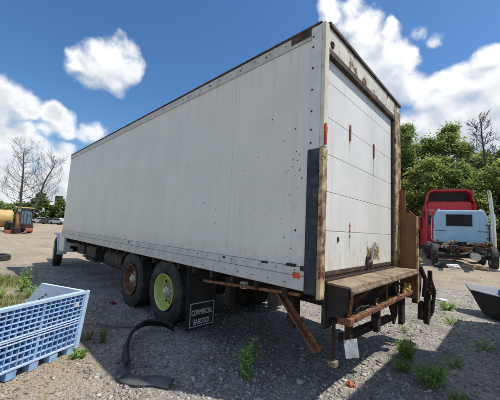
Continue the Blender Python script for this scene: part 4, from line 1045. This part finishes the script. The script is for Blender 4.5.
# ------------------------------------------------------------------ parked tractors at the right
def tyres(parent, spots, r=.5, w=.26, rim='hub grey'):
    tm = MB().lathe([(0, r * .55), (-.01, r * .8), (.02, r * .97), (.05, r), (w - .05, r), (w - .02, r * .97), (w + .01, r * .8), (w, r * .55)], 28).mesh('wheel', 'tyre rubber', True)
    rm = MB().lathe([(.0, r * .56), (.03, r * .5), (.08, r * .46), (.07, r * .2), (.03, r * .17), (.02, .001)], 24).mesh('rim', rim, True)
    for (x, y, s) in spots:
        o = bpy.data.objects.new('wheel', tm); COL.objects.link(o); o.parent = parent; o.location = (x, y, r - .02); o.rotation_euler = (0, 0, 0 if s > 0 else math.pi)
        o.rotation_euler = (0, 0, math.pi / 2 * (-1 if s < 0 else 1))
        q = bpy.data.objects.new('rim', rm); COL.objects.link(q); q.parent = o
bx, by = -.44, 13.84; bz = gzf(bx, by)
BT = thing('blue_tractor', 'light blue tractor cab seen from behind with chrome exhaust stack and bare frame', 'truck', (bx, by, bz), math.radians(11))
# local: +y forward, rear wall at y = 0
MB().prism([(-1.0, 1.02), (1.0, 1.02), (1.03, 1.2), (1.03, 2.2), (.93, 2.55), (.85, 2.60), (-.85, 2.60), (-.93, 2.55), (-1.03, 2.2), (-1.03, 1.2)], 0, 1.5, 'y').build('cab', 'truck light blue', BT, .06)
MB().box(-.49, .42, -.035, -.004, 1.88, 2.36).build('rear_window', 'glass dark', BT, .015)
wf = MB()
for a in ((-.53, .46, 2.36, 2.395), (-.53, .46, 1.845, 1.88)): wf.box(a[0], a[1], -.045, -.003, a[2], a[3])
for a in ((-.53, -.492), (.422, .46)): wf.box(a[0], a[1], -.045, -.003, 1.88, 2.36)
wf.build('window_frame', 'chassis black', BT, .006)
MB().box(-1.04, -.55, -.012, -.003, 1.60, 1.625).build('seam_strip', 'glass dark', BT)
MB().box(.65, 1.035, -.012, -.003, 1.60, 1.625).build('seam_strip', 'glass dark', BT)
MB().prism([(1.5, .9), (1.5, 1.9), (2.9, 1.55), (3.0, .9)], -.75, .75, 'x').build('hood', 'truck light blue', BT, .06)
for s in (-1, 1):
    MB().box(s * 1.04 - .01, s * 1.04 + .01, .35, 1.15, 1.75, 2.35).build('door_window', 'glass dark', BT)
    MB().tube([(s * 1.06, .12, 1.1), (s * 1.12, .10, 1.2), (s * 1.12, .10, 2.2), (s * 1.06, .12, 2.3)], .02, 6).build('grab_handle', 'chrome', BT, smooth=True)
    MB().box(s * .42 - .04, s * .42 + .04, -2.2, 2.9, .72, .95).build('frame_rail', 'chassis black', BT, .006)
MB().box(-1.25, -1.10, .9, 1.0, 1.9, 2.4).build('mirror', 'chassis black', BT, .01)
MB().box(-.95, .95, -.10, .06, .86, 1.0).build('rear_beam', 'chassis black', BT, .01)
MB().box(-1.0, -.25, -.5, -.42, .78, .92).build('tail_bar', 'tail white', BT, .008)
for k in range(5):
    MB().box(-.98 + k * .15, -.905 + k * .15, -.508, -.501, .79, .91).build('reflective_strip', 'red lens', BT)
MB().box(.52, .95, -.5, -.42, .78, .90).build('tail_bar', 'rust', BT, .008)
MB().tube([(-.6, -.25, 1.0), (-.3, -.4, 1.12), (.1, -.35, .98), (.5, -.4, 1.1), (.85, -.3, 1.02)], .035, 8).build('hose', 'dry wood', BT, smooth=True)
MB().tube([(-.3, -.5, .9), (0, -.6, .72), (.35, -.55, .88), (.7, -.6, .68)], .04, 8).build('hose', 'chassis black', BT, smooth=True)
MB().lathe([(-.06, .05), (-.05, .26), (.05, .26), (.06, .05)], 20, Matrix.Translation((.12, -1.0, .85)) @ Matrix.Rotation(math.pi / 2, 4, 'X')).build('coupling_plate', 'rust', BT, smooth=True)
MB().tube([(.35, -1.3, .55), (.35, -1.9, .55)], .16, 14).build('air_tank', 'hub grey', BT, smooth=True)
MB().tube([(-.95, -.9, .5), (.95, -.9, .5)], .09, 10).build('axle', 'chassis black', BT, smooth=True)
for k in range(14):
    a = Vector((rnd.uniform(-.8, .8), rnd.uniform(-1.6, -.15), rnd.uniform(.6, 1.05))); b_ = a + Vector((rnd.uniform(-.4, .4), rnd.uniform(-.3, .3), rnd.uniform(-.2, .2)))
    MB().tube([a, a.lerp(b_, .5) + Vector((0, 0, rnd.uniform(-.1, .12))), b_], rnd.uniform(.018, .045), 7).build('pipe', rnd.choice(['dry wood', 'chassis black', 'rust', 'hub grey', 'chassis black']), BT, smooth=True)
for x, z0, w_, h_, mt in ((-.7, .62, .3, .22, 'dark rust'), (.55, .60, .25, .3, 'chassis black'), (0, 1.0, .4, .12, 'chassis black'), (.8, .95, .2, .15, 'rust')):
    MB().box(x - w_ / 2, x + w_ / 2, -.45, -.15, z0, z0 + h_).build('bracket_box', mt, BT, .02)
for x in (-.72, .72): MB().box(x - .004, x + .004, -.010, -.003, 1.10, 2.5).build('seam_strip', 'truck light blue', BT)
for x in (-.9, .9): MB().box(x - .05, x + .05, -.03, -.003, 1.08, 1.16).build('tail_lamp', 'red lens', BT, .01)
# exhaust stack
MB().tube([(1.18, -.12, .95), (1.16, -.12, 2.4)], .10, 18).build('exhaust_shield', 'chrome', BT, smooth=True)
MB().tube([(1.16, -.12, 2.38), (1.11, -.12, 3.1), (1.09, -.14, 3.32), (1.05, -.26, 3.45)], [.075, .075, .075, .07], 14).build('exhaust_pipe', 'chrome', BT, smooth=True)
for z_ in (1.3, 1.9):
    MB().box(.95, 1.16, -.06, .05, z_, z_ + .04).build('stack_bracket', 'chassis black', BT)
tyres(BT, [(-.90, -.9, 1), (.90, -.9, -1), (-.95, 2.3, 1), (.95, 2.3, -1)], .5, .24)
# roof clearance lamps
for x in (-.8, .8):
    MB().box(x - .05, x + .05, .12, .2, 2.6, 2.67).build('roof_lamp', 'tail white', BT, .008)

rx, ry = -1.37, 17.72; rz_ = gzf(rx, ry)
RT = thing('red_tractor', 'red sleeper tractor with high hollow roof fairing parked behind the blue cab', 'truck', (rx, ry, rz_), math.radians(17))
MB().prism([(-1.16, .55), (1.16, .55), (1.18, 2.6), (1.12, 3.3), (1.05, 3.42), (-1.05, 3.42), (-1.12, 3.3), (-1.18, 2.6)], 0, 2.6, 'y').build('sleeper', 'truck red', RT, .05)
# roof fairing as a hollow shell open to the rear
prf = [(-1.17, 3.30), (-1.14, 3.85), (-1.02, 4.05), (-.85, 4.12), (.85, 4.12), (1.02, 4.05), (1.14, 3.85), (1.17, 3.30)]
pin = [(x * .93, 3.43 + (z_ - 3.43) * .86 if z_ > 3.4 else 3.43) for x, z_ in prf]
b = MB()
def ring(y, k, zs): return [(x * k, y, 3.42 + (z_ - 3.42) * zs) for x, z_ in prf], [(x * k, y, 3.42 + (z_ - 3.42) * zs if z_ > 3.42 else z_ + .01) for x, z_ in pin]
rs = [ring(-.25, 1, 1), ring(.9, .98, .93), ring(2.0, .9, .6), ring(2.7, .8, .15)]
nn = len(prf)
for (o0, i0), (o1, i1) in zip(rs, rs[1:]):
    b.add(o0 + o1, [(k, k + 1, k + 1 + nn, k + nn) for k in range(nn - 1)])
    b.add(i0 + i1, [(k + 1, k, k + nn, k + 1 + nn) for k in range(nn - 1)])
b.add(rs[0][0] + rs[0][1], [(k + 1, k, k + nn, k + 1 + nn) for k in range(nn - 1)])
o = b.build('roof_fairing', 'truck red', RT, smooth=True)
MB().box(-1.0, 1.0, .35, .40, 3.44, 4.0).build('fairing_bulkhead', 'chassis black', RT)
for s in (-1, 1):
    MB().prism([(-.35, .9), (.05, .9), (.05, 3.3), (-.35, 3.25)], s * 1.19 - .03, s * 1.19 + .03, 'x').build('side_fairing', 'truck red', RT, .015)
    MB().box(s * 1.16 - .03, s * 1.16 + .03, .7, 1.3, 2.3, 2.9).build('side_window', 'glass dark', RT, .01)
    MB().box(s * 1.18 - .03, s * 1.18 + .03, 2.0, 2.5, 1.8, 2.7).build('side_window', 'glass dark', RT, .01)
    MB().box(s * .42 - .04, s * .42 + .04, -3.0, 5, .65, .9).build('frame_rail', 'chassis black', RT)
    MB().box(s * .95 - .2, s * .95 + .2, -.012, -.003, 2.86, 2.90).build('trim_strip', 'tail white', RT)
    MB().tube([(s * .98, -.05, 2.5), (s * .98, -.05, 2.85)], .02, 6).build('grab_handle', 'tail white', RT)
MB().box(-.62, .95, -.006, -.002, 1.2, 3.1).build('rear_panel', 'truck red', RT, .004)
MB().prism([(2.6, .6), (2.6, 3.3), (3.6, 3.0), (4.4, 2.2), (4.5, .6)], -1.1, 1.1, 'x').build('cab', 'truck red', RT, .06)
MB().prism([(4.5, .7), (4.5, 1.9), (6.0, 1.6), (6.1, .7)], -.9, .9, 'x').build('hood', 'truck red', RT, .08)
MB().box(-1.5, -1.24, 2.4, 2.5, 1.7, 2.6).build('mirror', 'truck red', RT, .02)
MB().tube([(-1.1, .3, .45), (-1.1, 1.6, .45)], .3, 18).build('fuel_tank', 'chrome', RT, smooth=True)
tyres(RT, [(-1.05, -1.0, 1), (1.05, -1.0, -1), (-1.05, 5.0, 1), (1.05, 5.0, -1)], .5, .26)
# scrap in front of the blue tractor
def junk(x, y, sx, sy, sz, mat, nm, lb, cat, seed): return crumple(nm, (x, y, gzf(x, y) + sz * .5), (sx, sy, sz), mat, lb, cat, seed)
junk(-.55, 12.35, .30, .18, .10, 'trash white', 'foam_scrap', 'white broken plastic scrap lying under the blue frame', 'scrap', 31)
junk(.15, 12.7, .5, .25, .12, 'dry wood', 'sacking', 'tan heap of sacking lying behind the blue tractor wheels', 'sacking', 32)
junk(.75, 12.9, .35, .2, .07, 'hub grey', 'metal_scrap', 'flat grey metal scrap beside the right rear wheel of the blue tractor', 'scrap', 33)
junk(-1.0, 12.2, .22, .2, .12, 'chassis black', 'rubber_scrap', 'black rubber scrap beside the left rear wheel of the blue tractor', 'scrap', 34)
weed(-2.1, 12.6, .55, .4, 60, 'green weed clump beside the left wheel of the blue tractor', 26, 12, .07)
weed(-2.6, 14.6, .8, .5, 61, 'tall green weeds between the brown plate and the red truck', 28, 14, .09)

# ------------------------------------------------------------------ far left machinery and cars
ex, ey = -35.6, 1.9; ez = gzf(ex, ey)
BH = thing('backhoe', 'weathered backhoe with glazed cab, folded dark boom and orange frame', 'backhoe', (ex, ey, ez), math.radians(10)); BH.scale = (1, .7, 1)
# local: +x towards camera, +y right
MB().box(-.85, .55, -.25, 1.15, .95, 2.1).build('cab_lower', 'cab glass', BH, .04)
for x, y in ((-.85, -.25), (.5, -.25), (-.85, 1.1), (.5, 1.1)):
    MB().box(x - .02, x + .07, y - .02, y + .07, .9, 2.55).build('cab_post', 'chassis black', BH, .01)
MB().box(-.78, .49, -.2, 1.08, 2.1, 2.5).build('cab_glazing', 'cab glass', BH)
MB().box(-.95, .65, -.35, 1.25, 2.55, 2.68).build('cab_roof', 'tank ochre', BH, .04)
MB().box(-2.6, .7, -.35, 1.2, .5, .95).build('frame', 'dark rust', BH, .04)
MB().prism([(.6, .4), (1.1, .5), (1.0, 1.2), (.7, 2.2), (.45, 2.2), (.6, 1.2)], -.65, -.35, 'y').build('boom', 'dark rust', BH, .03)
MB().prism([(1.0, .2), (1.45, .35), (1.5, 1.0), (1.1, 1.9), (.9, 1.7), (1.1, .9)], -1.05, -.7, 'y').build('dipper', 'rust', BH, .03)
MB().prism([(1.0, .05), (1.7, .05), (1.75, .55), (1.3, .6), (1.05, .35)], -1.25, -.5, 'y').build('bucket', 'dark rust', BH, .03)
MB().box(.7, .9, .35, 1.3, .2, .55).build('stabiliser', 'machine orange', BH, .03)
MB().box(.7, 1.0, -2.0, -.95, .02, .3).build('stabiliser', 'machine orange', BH, .03)
for k in range(10):
    a = Vector((rnd.uniform(.4, 1.2), rnd.uniform(-1.1, .2), rnd.uniform(.5, 2.0))); b_ = a + Vector((rnd.uniform(-.3, .3), rnd.uniform(-.4, .4), rnd.uniform(-.6, .6)))
    MB().tube([a, a.lerp(b_, .5) + Vector((.1, 0, .1)), b_], rnd.uniform(.02, .05), 6).build('hose', rnd.choice(['chassis black', 'dark rust', 'rust']), BH, smooth=True)
MB().tube([(-1.6, .9, .95), (-1.6, .9, 2.3)], .06, 8).build('exhaust_pipe', 'chassis black', BH, smooth=True)
for yy in (.1, .5, .9): MB().box(.555, .575, yy, yy + .03, 1.0, 2.5).build('window_bar', 'chassis black', BH)
tm = MB().lathe([(0, .3), (-.02, .5), (.04, .62), (.36, .62), (.42, .5), (.4, .3)], 24)
for x, y in ((-.3, -.75), (-.3, 1.2), (-2.2, -.7), (-2.2, 1.15)):
    o = MB().lathe([(0, .001), (0, .3), (-.02, .5), (.04, .6), (.36, .6), (.42, .5), (.4, .3), (.4, .001)], 24).build('wheel', 'tyre rubber', BH, smooth=True); o.location = (x, y, .58)
o = thing('fuel_tank', 'round ochre storage tank lying behind the backhoe at the left edge', 'tank', (-39, .55, gzf(-39, .55)), math.radians(84))
MB().tube([(-1.1, 0, 1.35), (-.95, 0, 1.35), (.95, 0, 1.35), (1.1, 0, 1.35)], [.7, .95, .95, .7], 26).build('barrel', 'tank ochre', o, smooth=True)
for s in (-.6, .6): MB().box(s - .1, s + .1, -.6, .6, 0, .6).build('cradle', 'rust', o)
def car(x, y, rz, mat, label, s=1., van=False):
    t = thing('parked_car', label, 'car', (x, y, gzf(x, y)), rz, 'cars parked along the far tree line')
    top = [(-2.2, .35), (-2.2, .95), (-1.3, 1.02), (-.7, 1.48), (.75, 1.5), (1.5, 1.0), (2.2, .88), (2.25, .35)] if not van else [(-2.3, .4), (-2.3, 1.95), (1.3, 1.95), (1.7, 1.2), (2.4, 1.05), (2.4, .4)]
    MB().prism(top, -.85, .85, 'y').build('body', mat, t, .08)
    for sy in (-.856, .846):
        MB().prism([(-1.15, 1.02), (-.66, 1.4), (.7, 1.42), (1.25, 1.02)] if not van else [(.2, 1.3), (.2, 1.75), (1.25, 1.75), (1.5, 1.3)], sy, sy + .01, 'y').build('window', 'glass dark', t)
    MB().prism([(-.75, 1.03), (-.62, 1.42), (.62, 1.42), (.75, 1.03)], 1.12, 1.16, 'x').build('windscreen', 'glass dark', t) if not van else None
    for xx in (-1.35, 1.4):
        for sy in (-.9, .7):
            o = MB().lathe([(0, .001), (0, .3), (.03, .33), (.17, .33), (.2, .3), (.2, .001)], 16).build('wheel', 'tyre rubber', t, smooth=True); o.location = (xx, sy, .33)
    return t
car(-80, 10.9, 1.45, 'car silver', 'silver car parked under the dark far tree right of the backhoe')
car(-76, 12.3, 1.62, 'car dark', 'dark car parked in the middle of the far row')
car(-73, 13.2, .5, 'car white', 'white car parked just beside the corner of the truck box')
SI = thing('silo', 'dark square topped silo tower rising above the far trees', 'silo', (-106, 19.2, gzf(-106, 19)))
MB().lathe([(0, .6), (5.6, .6)], 20, Matrix.Rotation(math.pi / 2, 4, 'X')).build('shaft', 'silo dark', SI, smooth=True)
MB().box(-.8, .8, -.95, .95, 5.2, 8.8).build('head', 'silo dark', SI, .05)
MB().lathe([(-.6, .05), (-.45, .8), (0, 1.0), (.45, .8), (.6, .05)], 20, Matrix.Translation((1.6, .6, 4.9))).build('dish', 'tail white', SI, smooth=True)

# ------------------------------------------------------------------ unseen trailers added right of the photographer to cast the lower right shadow
def trailer(x, y0, y1, h, L, label):
    t = thing('shadow_trailer', label, 'trailer', (x, (y0 + y1) / 2, 0)); w2 = (y1 - y0) / 2
    MB().box(.06, L, -w2, w2, 1.05, h).build('body', 'trailer white', t, .02)
    for s in (-1, 1):
        MB().box(0, .058, min(0, s * w2), max(0, s * w2), 1.05, h).build('door', 'trailer white', t, .012)
        MB().tube([(-.02, s * .3, 1.15), (-.02, s * .3, h - .1)], .018, 6).build('lock_rod', 'steel', t)
        MB().box(-.02, .0, s * w2 * .8 - .08, s * w2 * .8 + .08, .85, .98).build('tail_lamp', 'red lens', t, .01)
        MB().box(.1, L, s * .45 - .05, s * .45 + .05, .8, 1.048).build('frame_rail', 'chassis black', t)
    for xx in (1.3, 2.6):
        for s in (-1, 1):
            o = MB().lathe([(0, .001), (0, .3), (.02, .48), (.05, .5), (.25, .5), (.28, .48), (.3, .3), (.3, .001)], 24).build('wheel', 'tyre rubber', t, smooth=True); o.location = (xx, s * (w2 - .16) - .15, .5)
    MB().box(L - 1, L - .8, -.4, .4, 0, 1.04).build('landing_leg', 'chassis black', t)
    return t
trailer(1.84, .95, 3.52, 4.0, 9, 'tall white cargo trailer added out of view at the right to cast the near ground shadow')
trailer(1.95, 3.62, 5.80, 3.4, 7, 'lower white cargo trailer added farther along out of view to cast the rest of the ground shadow')
